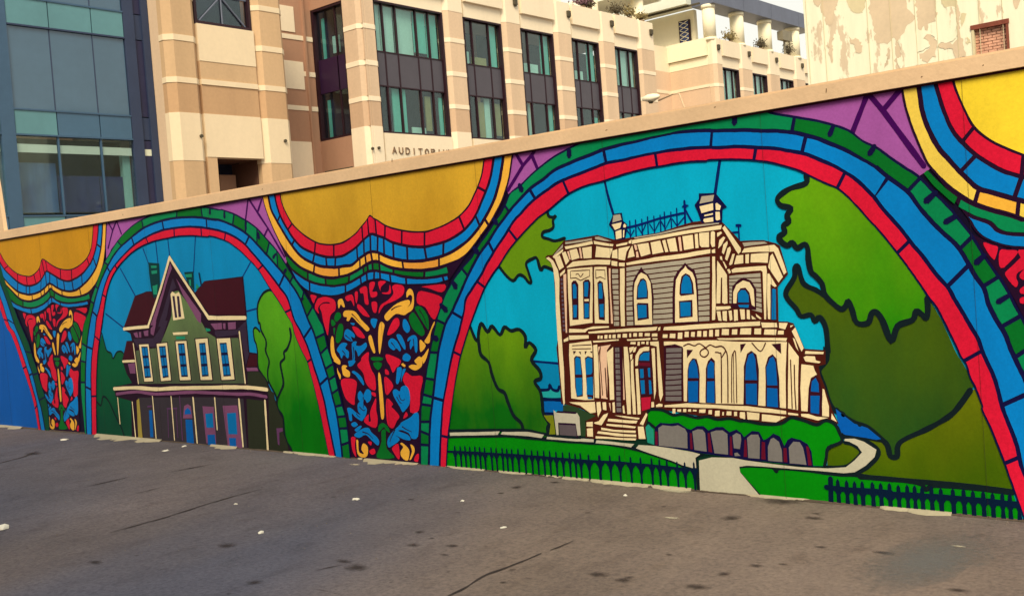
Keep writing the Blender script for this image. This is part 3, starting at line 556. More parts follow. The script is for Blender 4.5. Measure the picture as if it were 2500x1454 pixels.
tr.line('D 404 865 430 1150', 4).line('D 790 850 830 1310', 4).line('D 996 850 1035 1330', 4).line('D 1240 862 1286 1360', 5.5).line('E 190 790 216 1110', 4.5).line('E 436 805 478 1280', 6).line('E 700 820 730 1320', 7).line('D 566 912 604 1310', 4)
tr.build('trim', CREAM, H1)
Strokes(8).line('D 392 822 620 797 830 822 1200 802 1454 810 E 420 752 560 752 716 780', 8).build('porch_beam', MAUVE, H1)
hp('porch', PORCH, 'D 625 862 1454 858 E 480 800 520 1320 D 690 1320', 5.6)
hp('porch_wall', OLIVEW, 'E 512 800 690 820 722 1330 535 1330', 5.8); hp('shed', OLIVEW, 'E 522 525 640 525 700 595 735 690 790 745 805 840 850 960 878 1005 885 1150 930 1270 955 1400 745 1400 735 780 722 705 520 655', 5.4)
hp('porch_screen', paint((172, 150, 66)), 'D 612 890 640 872 680 1320 632 1320')
for s in ('C 772 765 835 765 835 790 776 792', 'C 778 822 840 815 840 850 782 858', 'C 790 990 845 972 840 1085 802 1085', 'C 1150 860 1225 855 1225 892 1162 892', 'C 1190 920 1216 918 1218 990 1200 985', 'C 1275 962 1310 1000 1272 1030', 'D 1050 186 1150 182 1150 214 1052 216', 'E 95 82 140 92 150 110 106 120'): hp('chimney', TEALP, s, 7)
hp('chimney', paint((0, 58, 60)), 'C 740 730 862 738 872 1000 842 1110 802 1130 770 1000 752 860', 5); hp('chimney', paint((0, 58, 60)), 'C 1138 836 1242 830 1252 1040 1170 935', 4.6)
Strokes(5).line('C 1305 850 1332 1000', 6).build('finial', paint((0, 40, 70)), H1)
# windows of the gabled house
def quad(s): return pts(s)
def bil(q, u, v): return tuple((q[0][k]*(1-u)+q[1][k]*u)*(1-v) + (q[3][k]*(1-u)+q[2][k]*u)*v for k in (0, 1))
def sub_quad(q, u0, u1, v0, v1): return [bil(q, u0, v0), bil(q, u1, v0), bil(q, u1, v1), bil(q, u0, v1)]
for o_, i_ in (('D 640 275 745 270 795 680 700 685', 'D 665 297 735 295 775 640 705 645'), ('D 835 265 950 255 995 670 885 680', 'D 860 292 935 290 970 635 905 645'), ('D 1045 240 1165 235 1215 665 1095 670', 'D 1070 262 1145 260 1185 630 1110 632'),
               ('D 1265 215 1400 205 1452 665 1325 667', 'D 1305 256 1375 254 1415 625 1340 630'), ('E 210 190 345 185 390 605 260 610', 'E 240 235 310 230 355 570 280 575')):
    q = quad(o_); cx = sum(p[0] for p in q)/4; cz = sum(p[1] for p in q)/4
    sheet('dark_fill', wob([(cx+(x-cx)*1.16, cz+(z-cz)*1.05) for x, z in q]), paint((40, 6, 34)), 6.4, H1)  # dark paint outlining the window frames and panes
    fr = sheet('window_frame', wob(q), CREAM, 7, H1); qi = quad(i_); sheet('dark_fill', wob(qi), NAVY, 7.6, H1)
    for a in range(2):
        for b_ in range(3): sheet('window_pane', sub_quad(qi, 0.06+a*0.48, 0.46+a*0.48, 0.04+b_*0.33, 0.29+b_*0.33), PANE, 8.4, H1)
hp('window_frame', CREAM, 'C 990 1080 1010 1050 1045 1075 1080 1055 1100 1090 1145 1350 1020 1370', 7); hp('window_pane', DPURP, 'C 1010 1100 1035 1100 1065 1340 1040 1340', 8); hp('window_pane', DPURP, 'C 1060 1100 1085 1100 1110 1330 1080 1335', 8)
hp('window_hood', CREAM, 'D 1012 142 1180 132 1180 160 1022 170', 7)
hp('window_pane', PANE2, 'D 750 1002 785 1002 800 1300 765 1300', 7); hp('door_frame', MAUVE, 'D 1128 1090 1140 955 1180 933 1215 958 1232 1090', 6.6); hp('window_pane', PANE2, 'D 1150 1002 1180 975 1210 1000 1220 1045 1145 1048', 7.6); hp('door', PANE2, 'D 1155 1105 1230 1105 1250 1370 1170 1370', 7)
Strokes(7).line('D 735 962 780 956', 4).line('D 952 985 1060 980', 4).line('D 958 985 968 1300', 3).line('D 1050 985 1072 1300', 3).line('D 1090 850 1122 1330', 4).build('door_frame', paint((96, 56, 96)), H1)
hp('window_frame', MAUVE, 'E 65 875 180 880 205 1250 105 1250', 6.6); hp('window_pane', PANE, 'E 95 950 170 945 180 1090 106 1092', 7.6); hp('window_pane', PANE2, 'E 115 1162 190 1160 204 1280 122 1280', 7.6)
hp('window_frame', MAUVE, 'E 270 870 420 865 472 1310 325 1310', 6.6); hp('window_pane', PANE, 'E 315 945 405 940 420 1160 330 1157', 7.6); hp('window_pane', PANE2, 'E 335 1195 405 1195 412 1310 346 1310', 7.6)
hp('window_frame', paint((110, 64, 104)), 'E 815 1097 880 1095 880 1130 846 1140 846 1270 830 1260', 6.6)

# ---------------------------------------------------------------- large arch: gardens, trees and the cream mansion
TREE_A = paint((106, 150, 14)); TREE_B = paint((104, 150, 12), (8, 104, 12), (0.45, 1.05)); TREE_R = paint((104, 164, 10), (40, 138, 4), (1.0, 1.9)); TREE_K = paint((74, 98, 8), (34, 80, 24), (0.35, 1.25))
SK2 = A2['sky']
sheet('water_band', pts('O 950 445 1200 462 1210 690 1010 690 975 620 1020 580'), paint((0, 138, 184)), 1.6, SK2)
Strokes(2).line('O 948 440 1180 460', 6).line('J 1078 930 1120 1110 1172 1285', 7).line('J 2352 700 2330 850 2300 1062', 9).build('outline', paint((0, 30, 96)), SK2)
pc(SK2, 'far_shore', paint((36, 172, 166)), 'O 1030 712 1090 702 1100 662 1120 702 1168 710 1185 680 1240 770 1035 766', 2.2)
pc(SK2, 'far_shore', paint((0, 106, 182)), 'O 1045 790 1230 796 1230 880 1150 872 1130 890 1050 892', 2.2)
Strokes(3).line('O 1015 695 1090 690 1100 650 1125 690 1170 700 1185 665', 8).line('O 1030 776 1230 782', 9).line('O 1045 890 1050 905 1130 905', 8).build('outline', paint((0, 20, 70)), SK2)
def tree(poly, lines, mat, w, layer=3, sm=True):
    t = backing('painted_tree', poly, mat, layer, sm)
    s = Strokes(layer+2)
    for l in lines: s.line(l, w)
    s.build('outline', BLACKG, t); return t
o1 = 'N 1140 140 1150 180 1190 192 1216 178 1190 222 1195 280 1160 312 1100 330 1092 375 1150 395 1210 412 1300 388'
o2 = 'N 1195 685 1110 652 1075 682 1040 575 1000 578 940 620 960 700 988 795 960 795 920 745 870 730 820 782 760 742 690 655'
tree(o1 + ' 1300 420 1250 600 1220 690 ' + o2.replace('N 1195 685', '') + ' 650 640 780 470 970 270 1080 170', [o1, o2], TREE_A, 8)
o1 = 'O 395 130 440 240 470 270 490 380 560 450 590 560 640 680 700 720 730 800 780 920 850 990 868 1070'
o2 = 'O 470 262 470 190 495 105 550 180 590 130 660 205 700 138 760 170 830 158 885 220 885 315 920 275 978 340 940 430 1010 520 1022 590 968 620 1015 700 1035 800 1045 900 1095 990 1080 1030 1090 1085'
tree(o2 + ' 1080 1110 600 1090 180 1090 220 800 290 400 350 200 395 130 440 240', [o1, o2], TREE_B, 10)
tree('P 270 780 290 760 330 880 420 930 640 1050 900 1050 1322 1050 b 560 130 700 350 800 560 900 780 1010 960 1100 1170 980 1330 870 1454 a 1100 90 1000 210 870 300 700 390 480 490 410 560 400 670 340 670 300 560 250 500 100 370 0 330 Z 1250 310 W 1357 1215 1220 1130 1130 880 1090 780 1060 680 1165 600 1160 500 1175 250 P 520 1260 470 1170 430 1205 400 1150 320 1162 280 1100 210 1020 200 960 250 880',
     ['P 500 990 440 950 370 920 330 880 295 762 270 775 265 850 200 960 210 1020 280 1100 320 1162 400 1150 430 1205 470 1170 520 1260 535 1454 W 1150 420 1160 560 1070 680 1090 780 1130 880 1220 1130 1357 1215', 'a 1190 -40 1100 90 1000 210 870 300 700 390 480 490 410 560 400 672 330 668 300 560 250 500 100 370 0 330'], TREE_K, 13, 4, True)
br = 'P 362 20 360 90 240 130 160 180 128 225 160 270 240 292 208 350 222 400 178 432 190 485 145 520 160 560 210 592 250 568 290 612 350 580 375 620 380 700 400 800 440 840 490 900 510 980 560 1040 640 1102 680 1080 700 1038 730 1100 770 1212 860 1215 890 1140 930 1130 980 1200 1050 1365 1100 1240 1220 1190 1250 1120 1300 1150 b 540 370 562 310 560 130'
tree(br + ' 600 130 P 1260 850 1130 680 1040 570 950 460 840 340 720 210 610 120 480 50', [br], TREE_R, 14, 6)

gd = backing('painted_garden_ground', 'O 1040 900 1240 900 Y 0 300 300 300 800 300 900 700 Z 300 850 900 890 1300 900 1500 1000 1400 1300 300 1300 Y 1000 1340 0 1300 X 170 1100 170 460 1000 450', paint((10, 50, 34)), 2)
lawn = backing('painted_lawn', 'Z 1090 930 1100 690 1250 640 1350 600 1720 600 a 250 480 700 380 1240 -60 1300 -60 1480 400 1740 1090 600 940 0 900 Z 1400 1010', OLIVE, 3)
pc(lawn, 'blue_wedge', paint((0, 92, 178)), 'Z 1190 260 1240 300 1390 420 1540 470 1690 590 1640 600 1300 545 1230 520', 6.2)
Strokes(6).line('Z 1200 260 1250 310 1400 405 1540 455 1710 600', 9).line('Z 1260 540 1400 562 1700 612', 8).line('a 0 890 600 940 1100 985 1640 1050', 13).build('outline', BLACKG, lawn)
grass = backing('painted_front_lawn', 'X 170 560 900 545 1250 572 1600 602 2077 630 Y 300 690 600 745 900 830 1100 900 1300 1000 1400 1150 1400 1340 0 1300 X 170 1050', LAWN, 3)
grass2 = backing('painted_front_lawn', 'Z 105 940 140 905 480 910 900 945 1200 975 1400 985 1818 1035 a 600 950 1640 1045 1762 1400 1762 1600 0 1400 Z 900 1400 400 1300', LAWN, 4)
Strokes(6).line('Z 340 1215 110 960 100 920 140 895 300 890 480 905 530 955 580 915 900 945 1200 985 1400 990 1818 1050', 9).line('a 0 890 600 950 710 1030 800 985 1200 1010 1640 1065', 12).build('outline', BLACKG, grass2)
path = backing('painted_path', 'Y 1395 885 1550 850 1800 855 Z 182 828 500 870 800 905 1100 915 1300 905 1400 830 1480 740 1430 670 1340 620 1285 612 1290 588 1400 588 1500 620 1640 710 1620 790 1520 890 1400 960 1280 970 1000 945 500 905 200 885 120 900 130 960 380 1260 Y 1410 1300', PATH, 7)
for s in ('Y 650 742 682 702 870 712 1270 772 1410 812 1352 852 1362 982 1330 975 1200 940 1080 890 900 830', 'X 205 492 840 477 812 520 210 532', 'X 870 482 1200 482 1400 517 1372 560 1200 535 852 515', 'X 1440 542 1690 567 2030 582 2022 607 1800 602 1432 572', 'Y 0 627 150 632 150 667 0 662', 'Y 182 642 630 692 592 730 430 702 172 677'):
    pc(path, 'paving_slab', PATH, s, 7)
Strokes(6).line('X 190 470 900 462 1200 468 1450 520 2077 590', 8).line('X 190 542 900 530 1250 560 1600 590 2077 622 Y 300 685 600 738 900 825 1100 895 1220 950', 10).line('Y 880 705 1270 770 1430 812', 10).line('Y 1410 812 1350 852 1368 1000 1400 1320', 10).line('Z 1290 628 1380 650 1470 735 1400 830 1290 905 1070 905', 10)\
    .line('Z 1285 575 1400 575 1520 610 1655 710 1640 800 1530 910 1400 980', 11).line('Z 0 815 500 870 900 920', 9).build('outline', BLACKG, path)

# iron fences painted on the lawn
def fence(parent, rail, rw, posts, w):
    s = Strokes(8); s.line(rail, rw); rl = pts(rail)
    def rz(x):
        for i in range(len(rl)-1):
            if rl[i][0] <= x <= rl[i+1][0]: return rl[i][1]+(rl[i+1][1]-rl[i][1])*(x-rl[i][0])/(rl[i+1][0]-rl[i][0])
        return rl[-1][1]
    xs = [p[0] for p in pts(posts)]
    for i, x in enumerate(xs):
        z = rz(x); m = metres_per_px(x); d = (xs[i+1]-x) if i < len(xs)-1 else x-xs[i-1]; h = w*m
        z1 = z + random.uniform(0.85, 1.05)*0.045
        s.poly([(x-h*0.5, z1), (x, z1+h*0.8), (x+h*0.5, z1), (x+h*0.6, z), (x+d*0.46, z-0.01), (x+d*0.22, z-0.035), (x+h*0.6, z-0.075), (x+h*0.55, -0.02), (x-h*0.55, -0.02), (x-h*0.6, z-0.075), (x-d*0.22, z-0.035), (x-d*0.46, z-0.01), (x-h*0.6, z)])
    return s.build('painted_fence', paint((0, 26, 52)), parent)
fence(grass, 'X 175 730 500 745 900 768 1300 795 1700 830 2077 858 Y 400 905 700 932 950 955 1200 985 1375 990', 6, 'X 215 0 285 0 345 0 405 0 470 0 530 0 592 0 675 0 738 0 815 0 873 0 935 0 1015 0 1100 0 1187 0 1262 0 1340 0 1415 0 1495 0 1578 0 1665 0 1737 0 1803 0 1905 0 2037 0 Y 158 0 278 0 392 0 522 0 640 0 770 0 862 0 950 0 1070 0 1160 0 1268 0', 5)
fence(grass2, 'Z 1085 1125 1200 1140 1400 1160 1818 1190 a 300 1075 600 1090 900 1110 1200 1135 1640 1185 1750 1200', 14, 'Z 1140 0 1238 0 1325 0 1410 0 1525 0 1615 0 1712 0 a 72 0 160 0 255 0 350 0 445 0 525 0 605 0 705 0 805 0 935 0 1050 0 1150 0 1260 0 1360 0 1465 0 1545 0 1640 0 1720 0', 9)
Strokes(9).line('Z 1132 1030 1140 1330', 13).build('fence_post', paint((0, 26, 52)), grass2)

# hedge with arched openings
hedge = backing('painted_hedge', 'Y 795 310 830 282 950 290 1010 310 1100 352 1200 340 1290 365 1380 382 1500 368 1620 402 1760 390 1880 420 Z 190 392 330 420 480 432 600 415 690 358 780 372 850 392 980 435 1080 388 1180 430 1232 520 1255 620 1110 690 1085 800 1070 890 600 870 200 820 Y 1490 815 1270 775 870 705 800 560', LAWN, 8)
dk = sheet('outline', wob(dense(pts('Y 868 705 868 495 940 438 1050 448 1150 438 1260 508 1300 520 1370 478 1450 478 1510 530 1600 488 1680 488 1760 550 1840 518 1900 560 Z 175 570 260 498 340 510 390 605 425 590 500 528 570 560 620 665 655 600 700 575 800 602 880 650 920 730 940 895 600 865 200 820 Y 1490 812 1270 772'), True, 0.03)), NAVY, 9, hedge)
for s in ('Y 925 710 915 500 970 465 1080 480 1150 470 1230 510 1260 560 1262 742', 'Y 1320 540 1380 515 1440 520 1470 560 1490 780 1345 760', 'Y 1535 550 1600 530 1680 530 1735 570 1742 815 1580 800', 'Y 1795 590 1840 560 1890 580 1900 640 1880 750 1810 740', 'Y 1815 800 1850 790 1890 830 1820 836',
          'Z 208 580 250 542 330 542 350 590 347 810 220 800', 'Z 440 680 470 590 500 575 560 620 595 720 602 846 440 832', 'Z 670 680 720 620 790 627 830 690 866 876 680 862'): pc(hedge, 'arched_opening', GRAVEG, s, 10)
for s in ('Y 878 540 905 540 910 700 882 700', 'Y 1290 560 1312 560 1325 750 1295 750', 'Y 1500 560 1525 560 1555 790 1510 780', 'Z 180 600 198 600 210 790 170 790', 'Z 372 620 408 630 412 820 365 815', 'Z 612 690 645 690 655 850 615 845', 'Z 862 670 890 680 925 880 885 880', 'Y 1765 600 1785 600 1795 830 1760 820'): pc(hedge, 'post', paint((104, 14, 40)), s, 10)
pc(hedge, 'teal_corner', paint((34, 150, 122)), 'Y 765 492 800 452 858 520 868 698 790 672 775 580', 10)
Strokes(10).line('Y 795 310 830 280 950 288 1010 308 1100 350 1200 338 1290 362 1380 380 1500 366 1620 400 1760 388 1880 418 Z 190 390 330 418 480 430 600 413 690 356 780 370 850 390 980 433 1080 386 1180 428 1232 520 1255 620 1110 690 1085 800 1068 890', 8).line('Y 800 440 868 490', 8).build('outline', BLACKG, hedge)
wh = backing('painted_gateway', 'X 1520 205 1560 240 1800 255 1820 240 1850 290 1866 527 1825 532 1802 378 1580 367 1587 522 1560 522 1530 300', paint((200, 192, 164)), 8)
pc(wh, 'gate_opening', paint((98, 86, 88)), 'X 1590 392 1800 402 1816 537 1600 522', 7.4); pc(wh, 'garden', paint((126, 134, 20)), 'X 1395 272 1512 270 1546 512 1465 512 1480 380 1430 330', 6.6); pc(wh, 'shrub', paint((44, 70, 40)), 'X 1640 150 1750 130 1850 190 1950 235 2077 275 2060 320 1920 345 1935 540 1870 540 1850 290 1820 240 1640 225', 6.6)
Strokes(7).line('X 1590 380 1800 390 1820 540', 8).line('X 1570 235 1800 245', 7).build('outline', PLUM, wh)

# ---------------------------------------------------------------- cream mansion
H2 = backing('painted_mansion', 'Q 15 365 40 340 110 335 260 148 650 80 700 72 900 128 R 170 975 540 925 1000 840 1660 632 1830 612 2220 632 2500 925 T 540 240 830 228 980 268 1030 300 1130 640 1005 800 1012 1220 W 600 115 700 120 770 140 900 440 1145 455 1150 620 1065 645 1085 760 1135 885 1225 1155 1300 1320 1000 1320 700 1290 500 1350 0 1290 V 150 1330 U 1180 1090 1130 1290 1140 1460 480 1450 370 1435 372 1228 500 1165 300 1065 110 1015 60 1005 40 700 0 300 Q 180 1454 140 800 125 560 100 450', BROWN, 7)
MD = paint((58, 14, 30))
def m2(name, mat, s, l=8.6, sm=False): return pc(H2, name, mat, s, l, sm, {'trim': 0.0012, 'dentil': 0.001, 'stair_step': 0.0032, 'baluster': 0.001, 'stair_rail': 0.002}.get(name, 0.0))
def m2s(name, mat, L, l=8.6, sm=False):
    for s in L: m2(name, mat, s, l, sm)
def boxes(name, mat, cr, L, l=8.6):
    for a in L.split(';'):
        x0, y0, x1, y1 = [float(v) for v in a.split(',')]; k = 0.12*(x1-x0)
        m2(name, mat, '%s %f %f %f %f %f %f %f %f' % (cr, x0+k*0.5, y0, x1, y0-1, x1-k*0.3, y1, x0, y1-1), l)
def boards(quad_, n, mat, l=8.4, fill=0.76):
    q = pts(quad_)
    for i in range(n): sheet('siding_board', wob(dense(sub_quad(q, 0, 1, (i+0.5-fill/2)/n, (i+0.5+fill/2)/n), True, 0.05), 0.003), mat, l, H2)
m2s('roof', GREY, ['Q 130 330 250 190 246 238 132 338', 'Q 278 165 630 115 630 140 282 195', 'Q 670 97 720 92 890 155 800 150 672 125', 'R 540 935 1000 855 1600 705 2170 648 2160 672 1650 742 1000 882 560 955', 'T 570 262 840 247 880 270 592 308'])
m2s('trim', CREAM, ['Q 30 378 60 362 120 412 180 530 202 650 197 900 216 1200 228 1440 U 60 0 75 300 95 600 105 1000 92 1030 70 850 40 500 20 200 Q 180 1454 160 1100 146 700 122 520 90 430',
  'Q 120 352 250 257 246 287 140 377 120 367', 'Q 275 227 630 152 640 186 286 260', 'Q 655 152 720 162 910 197 900 220 790 206 660 186', 'Q 950 202 1100 167 1090 196 950 222',
  'Q 140 372 205 342 258 490 202 530', 'Q 236 312 280 292 328 410 286 460', 'Q 336 277 430 252 464 370 366 400', 'Q 500 242 624 222 620 370 521 375', 'Q 690 222 900 252 860 370 672 360', 'Q 900 282 960 262 965 380 890 370', 'Q 980 252 1130 217 1082 290 1062 400 980 390', 'Q 1160 212 1190 350 1100 370 1120 282',
  'Q 300 490 380 422 620 397 870 402 860 460 680 456 480 470 302 500', 'Q 886 412 960 422 960 480 886 470', 'Q 985 437 1060 437 1055 480 985 476', 'Q 1000 512 1055 507 1055 900 1060 1265 1012 1265 1000 900', 'Q 310 522 634 492 638 900 634 1220 342 1260 322 900', 'Q 660 492 818 492 838 800 848 1230 667 1225', 'Q 210 582 274 522 270 560 216 615',
  'R 510 987 1000 902 1600 792 2215 697 2200 770 1600 850 1000 958 510 1055', 'R 450 1002 498 977 490 1040 446 1045', 'R 612 1072 815 1037 858 1240 682 1295', 'R 862 1032 1040 992 1104 1210 902 1250', 'R 1170 972 1325 942 1374 1190 1232 1200', 'R 1470 912 1660 882 1680 1140 1502 1165', 'R 1786 852 1970 832 1970 1110 1832 1115 1800 1080',
  'R 1082 992 1135 977 1194 1200 1142 1210', 'R 1702 872 1755 862 1770 1130 1717 1135', 'R 2010 832 2050 812 2085 832 2080 1100 2032 1110 2006 1050', 'S 70 262 500 182 1000 112 1360 52 1360 110 900 190 400 250 76 295', 'S 1386 62 1430 47 1435 105 1390 105',
  'T 330 82 356 57 550 330 545 370 520 395 490 350', 'T 266 190 266 142 310 127 320 145', 'T 276 330 290 232 340 187 360 200 312 290', 'T 322 380 340 282 386 242 390 270 342 400', 'T 362 460 390 332 420 312 430 350 386 480', 'T 412 520 450 402 475 397 446 520 420 535', 'T 300 432 320 432 326 480 302 460', 'T 332 492 350 502 380 560 370 580', 'T 386 592 410 582 430 620 410 635',
  'T 265 482 380 650 385 1000 350 1005 326 990 326 680 306 690 300 1000 256 1000', 'T 205 432 235 432 245 1000 235 1200 202 1205 206 800', 'T 565 380 592 332 960 287 1010 332 1110 620 1080 648 960 368 780 370', 'T 500 417 580 412 580 510 472 525', 'T 610 407 650 402 650 510 612 510', 'T 676 402 890 387 880 505 676 500',
  'T 440 592 480 572 860 547 870 600 860 1195 842 1195 822 620 800 600 450 625', 'T 890 562 916 422 940 397 1064 680 1016 745', 'T 880 642 900 642 990 790 970 800 916 762 910 1195 887 1190 876 900', 'T 250 1042 420 1037 430 1055 400 1070 256 1080'])
m2s('trim', PINKC, ['Q 305 292 325 287 350 390 336 395', 'Q 460 242 480 242 500 375 482 375', 'Q 255 592 290 582 300 1350 286 1350 266 900', 'Q 850 512 870 512 880 900 905 1230 882 1230', 'R 1386 932 1430 927 1460 1180 1422 1185', 'R 546 1077 585 1072 605 1165 571 1170', 'R 586 1202 615 1202 635 1310 591 1310'])
boards('Q 890 512 972 512 985 1268 920 1268', 11, GREY); boards('S 66 322 1355 155 1350 1160 76 1235', 12, GREY); boards('T 412 660 792 628 812 1120 408 1002', 8, GREY)
for i in range(13): sheet('siding_board', [(x, z) for x, z in pts('Q %f %f %f %f %f %f %f %f' % (216+i*2.6, 640+i*55, 244+i*2.6, 638+i*55, 246+i*2.6, 672+i*55, 219+i*2.6, 674+i*55))], paint((96, 78, 92)), 8.6, H2)
# upper windows
m2s('dark_fill', MD, ['Q 360 700 385 668 420 668 450 720 455 1182 375 1182', 'Q 510 690 540 658 590 658 610 700 600 1172 520 1172', 'Q 700 700 730 668 770 690 800 900 800 1192 720 1182', 'S 160 640 180 520 240 420 300 325 340 390 420 460 470 600 492 800 482 1232 178 1232 163 900', 'S 785 1192 778 800 798 500 860 380 930 310 975 255 1030 310 1120 370 1162 500 1178 700 1188 1192', 'T 438 1002 448 800 520 718 590 686 682 728 742 830 742 1082 438 1052'], 9.2)
m2s('window_frame', CREAM, ['S 185 700 200 570 260 450 300 410 380 450 440 560 460 800 470 1210 200 1215', 'S 825 1180 820 800 835 520 900 400 960 340 980 300 1010 350 1090 410 1130 500 1150 700 1170 1160', 'T 460 1000 460 870 500 780 580 725 660 745 710 830 725 1040 690 1020 660 870 610 810 550 820 510 880 500 1000', 'Q 530 915 590 910 590 940 535 945'], 9.8)
m2s('dark_fill', MD, ['S 230 820 240 620 290 508 340 498 380 540 405 700 406 812 240 830', 'S 230 900 250 880 410 880 420 1122 240 1150', 'S 888 740 895 600 920 470 980 418 1050 450 1100 560 1117 742 910 770', 'S 880 850 1090 830 1096 1092 890 1112'], 10.4)
m2s('window_pane', PANE, ['Q 380 720 410 710 430 760 430 905 385 905', 'Q 385 990 435 990 430 1150 390 1155', 'Q 530 690 580 685 585 750 575 885 530 880', 'Q 535 970 590 970 590 1150 535 1160', 'Q 720 710 755 700 775 850 770 905 720 905', 'Q 730 980 785 975 785 1150 735 1150', 'S 250 800 255 640 290 550 330 520 370 550 390 700 385 790', 'S 245 910 380 910 385 1100 250 1115', 'S 915 730 920 600 950 480 990 445 1050 490 1080 600 1085 730', 'S 900 870 1065 865 1065 1075 910 1085', 'T 520 990 520 880 560 840 610 840 650 900 655 990', 'T 520 1020 655 1015 650 1055 540 1050', 'T 935 830 960 820 985 830 985 1200 930 1200'], 11)
m2s('baluster', CREAM, ['T 260 1100 300 1100 315 1215 280 1210', 'T 330 1100 380 1095 380 1215 335 1210', 'T 405 1095 440 1090 450 1200 420 1210', 'T 470 1080 515 1080 520 1205 475 1215', 'T 545 1075 600 1075 605 1195 560 1195', 'T 630 1080 660 1085 665 1195 630 1190', 'T 685 1150 740 1195 690 1195', 'T 740 1130 805 1185 790 1195 745 1160'], 10)
# middle cornice and dentils
m2s('trim', CREAM, ['Q 330 1302 520 1312 640 1272 850 1267 850 1285 580 1308 540 1348 330 1350', 'U 405 102 700 72 1280 37 1265 80 900 95 412 120', 'V 130 152 142 110 600 72 1000 47 1290 40 T 400 1240 788 1226 788 1274 400 1290 V 900 115 400 150', 'W 390 132 570 132 574 180 402 188', 'W 600 132 700 137 670 208 600 190', 'S 562 1262 595 1247 590 1300 562 1305', 'U 160 147 410 147 410 185 166 200', 'U 95 197 150 167 150 210 96 225', 'U 466 217 790 197 790 210 471 235', 'U 896 197 1190 177 1190 198 902 210', 'U 1220 182 1280 182 1280 196 1222 196', 'V 920 272 1420 268 W 690 312 680 343 0 330 V 950 290'])
boxes('dentil', CREAM, 'U', '525,147,547,185;560,150,586,186;610,142,646,185;666,140,692,181;712,137,751,180;776,132,816,175;842,127,896,170;926,122,947,165;976,117,1021,156;1046,112,1091,155;1122,117,1186,150;1212,122,1281,155;940,230,1005,255;1030,226,1056,270;1076,226,1116,250;1140,222,1166,260')
boxes('dentil', CREAM, 'V', '120,217,192,265;226,207,306,268;342,190,406,278;442,177,501,255;537,182,591,250;627,167,686,245;717,167,771,245;806,150,861,245;896,147,951,240;992,137,1096,220;1142,142,1221,215;1262,127,1426,215;265,1312,306,1378;336,1322,391,1355;421,1317,466,1360;496,1322,536,1355;566,1327,616,1350;657,1322,751,1368;797,1332,846,1388;892,1342,961,1416;1002,1362,1022,1408;1062,1352,1131,1406;1172,1357,1216,1415;1257,1367,1331,1435')
boxes('dentil', CREAM, 'T', '716,1312,801,1380;837,1322,986,1385;1006,1337,1076,1380')
# porch front
porch = m2('porch_wall', CREAM, 'V 135 322 430 322 700 302 900 302 1300 325 W 690 357 676 700 680 1140 350 1108 0 1085 V 900 1235 700 1225 430 1200 425 800 422 420 300 362 140 380')
m2('dark_fill', MD, 'V 135 395 300 358 415 400 412 1212 140 1215', 9.2)
boards('V 172 412 396 405 396 1198 162 1206', 10, GREY2, 9.8)
m2s('dark_fill', MD, ['V 478 1222 488 750 508 640 560 565 622 578 652 680 668 800 662 1222', 'V 752 1222 758 720 788 610 840 556 892 610 903 1232', 'W 178 1102 183 650 220 498 270 462 332 508 362 680 352 1112', 'W 438 1122 438 650 468 538 520 502 572 558 602 800 608 1142', 'V 1265 360 1350 350 1270 490', 'W 510 385 620 375 625 500 560 440', 'V 475 440 570 440 480 565'], 9.4)
m2s('window_pane', PANE2, ['V 500 860 505 700 540 610 590 580 630 680 650 860', 'V 495 910 645 905 640 1210 500 1215', 'V 780 860 785 680 830 600 880 640 880 860', 'V 775 910 885 905 885 1225 770 1215', 'W 200 810 210 620 240 510 290 485 320 560 340 810', 'W 205 850 335 850 340 1100 210 1090', 'W 455 870 450 660 490 550 530 530 560 600 580 870', 'W 455 900 580 905 590 1130 455 1120'], 10)
Strokes(10).line('V 430 385 500 355 560 375 600 380 660 350 740 400 760 410 820 370 900 400 990 390 1050 450 1080 600 1085 1220', 3.2).line('V 740 420 690 450 672 490 690 530 740 548 780 520 796 480 780 440 742 420', 3.2).line('V 900 478 960 490 985 560 990 1220', 3.2).line('V 1050 460 990 560', 3).line('V 1140 1220 1140 620 1165 490 1200 520 1215 1220', 2.6)\
    .line('W 280 370 380 468 440 370', 3).line('Q 350 640 350 545 600 530 600 610 540 640 480 668 420 632 350 640', 2, sm=False).line('Q 682 640 680 530 800 530 805 650 740 620 682 640', 2, sm=False).line('Q 420 590 450 580 480 620 515 575', 2).line('W 735 570 745 850 755 1140', 3).line('W 780 630 785 900 800 1150', 3).line('W 60 500 62 900 68 1080', 2).build('ornament', BROWN, H2)
m2s('trim', CREAM, ['V 150 1262 480 1232 900 1257 1380 1278 W 680 1172 680 1208 0 1150 V 900 1298 400 1288 150 1285', 'W 222 1187 365 1202 360 1278 226 1270', 'W 396 1212 680 1242 560 1303 396 1290', 'W 140 1187 195 1192 195 1268 140 1250', 'W 710 372 828 530 818 1158 706 1138', 'W 752 232 790 192 888 430 862 468', 'W 760 312 780 322 828 468 800 420', 'W 736 167 768 162 738 188', 'W 906 498 912 467 1124 477 1120 498', 'W 890 542 920 527 1020 532 1030 578 1088 592 1070 608 912 588',
  'W 866 622 1000 642 1020 700 1043 740 970 782 945 900 935 1178 862 1168 852 900', 'W 1112 912 1130 922 1188 1120 1184 1238 1112 1230', 'W 860 1207 950 1212 1040 1242 1180 1252 1100 1268 1060 1283 862 1233', 'W 1222 1202 1278 1298 1216 1268', 'W 706 1192 820 1207 820 1224 706 1214'])
m2('dark_fill', MD, 'W 943 1182 953 880 978 788 1040 756 1083 830 1113 1000 1103 1232 958 1212', 9.4); m2s('window_pane', PANE2, ['W 975 940 985 820 1030 780 1065 850 1070 950', 'W 970 990 1080 990 1075 1210 975 1195'], 10)
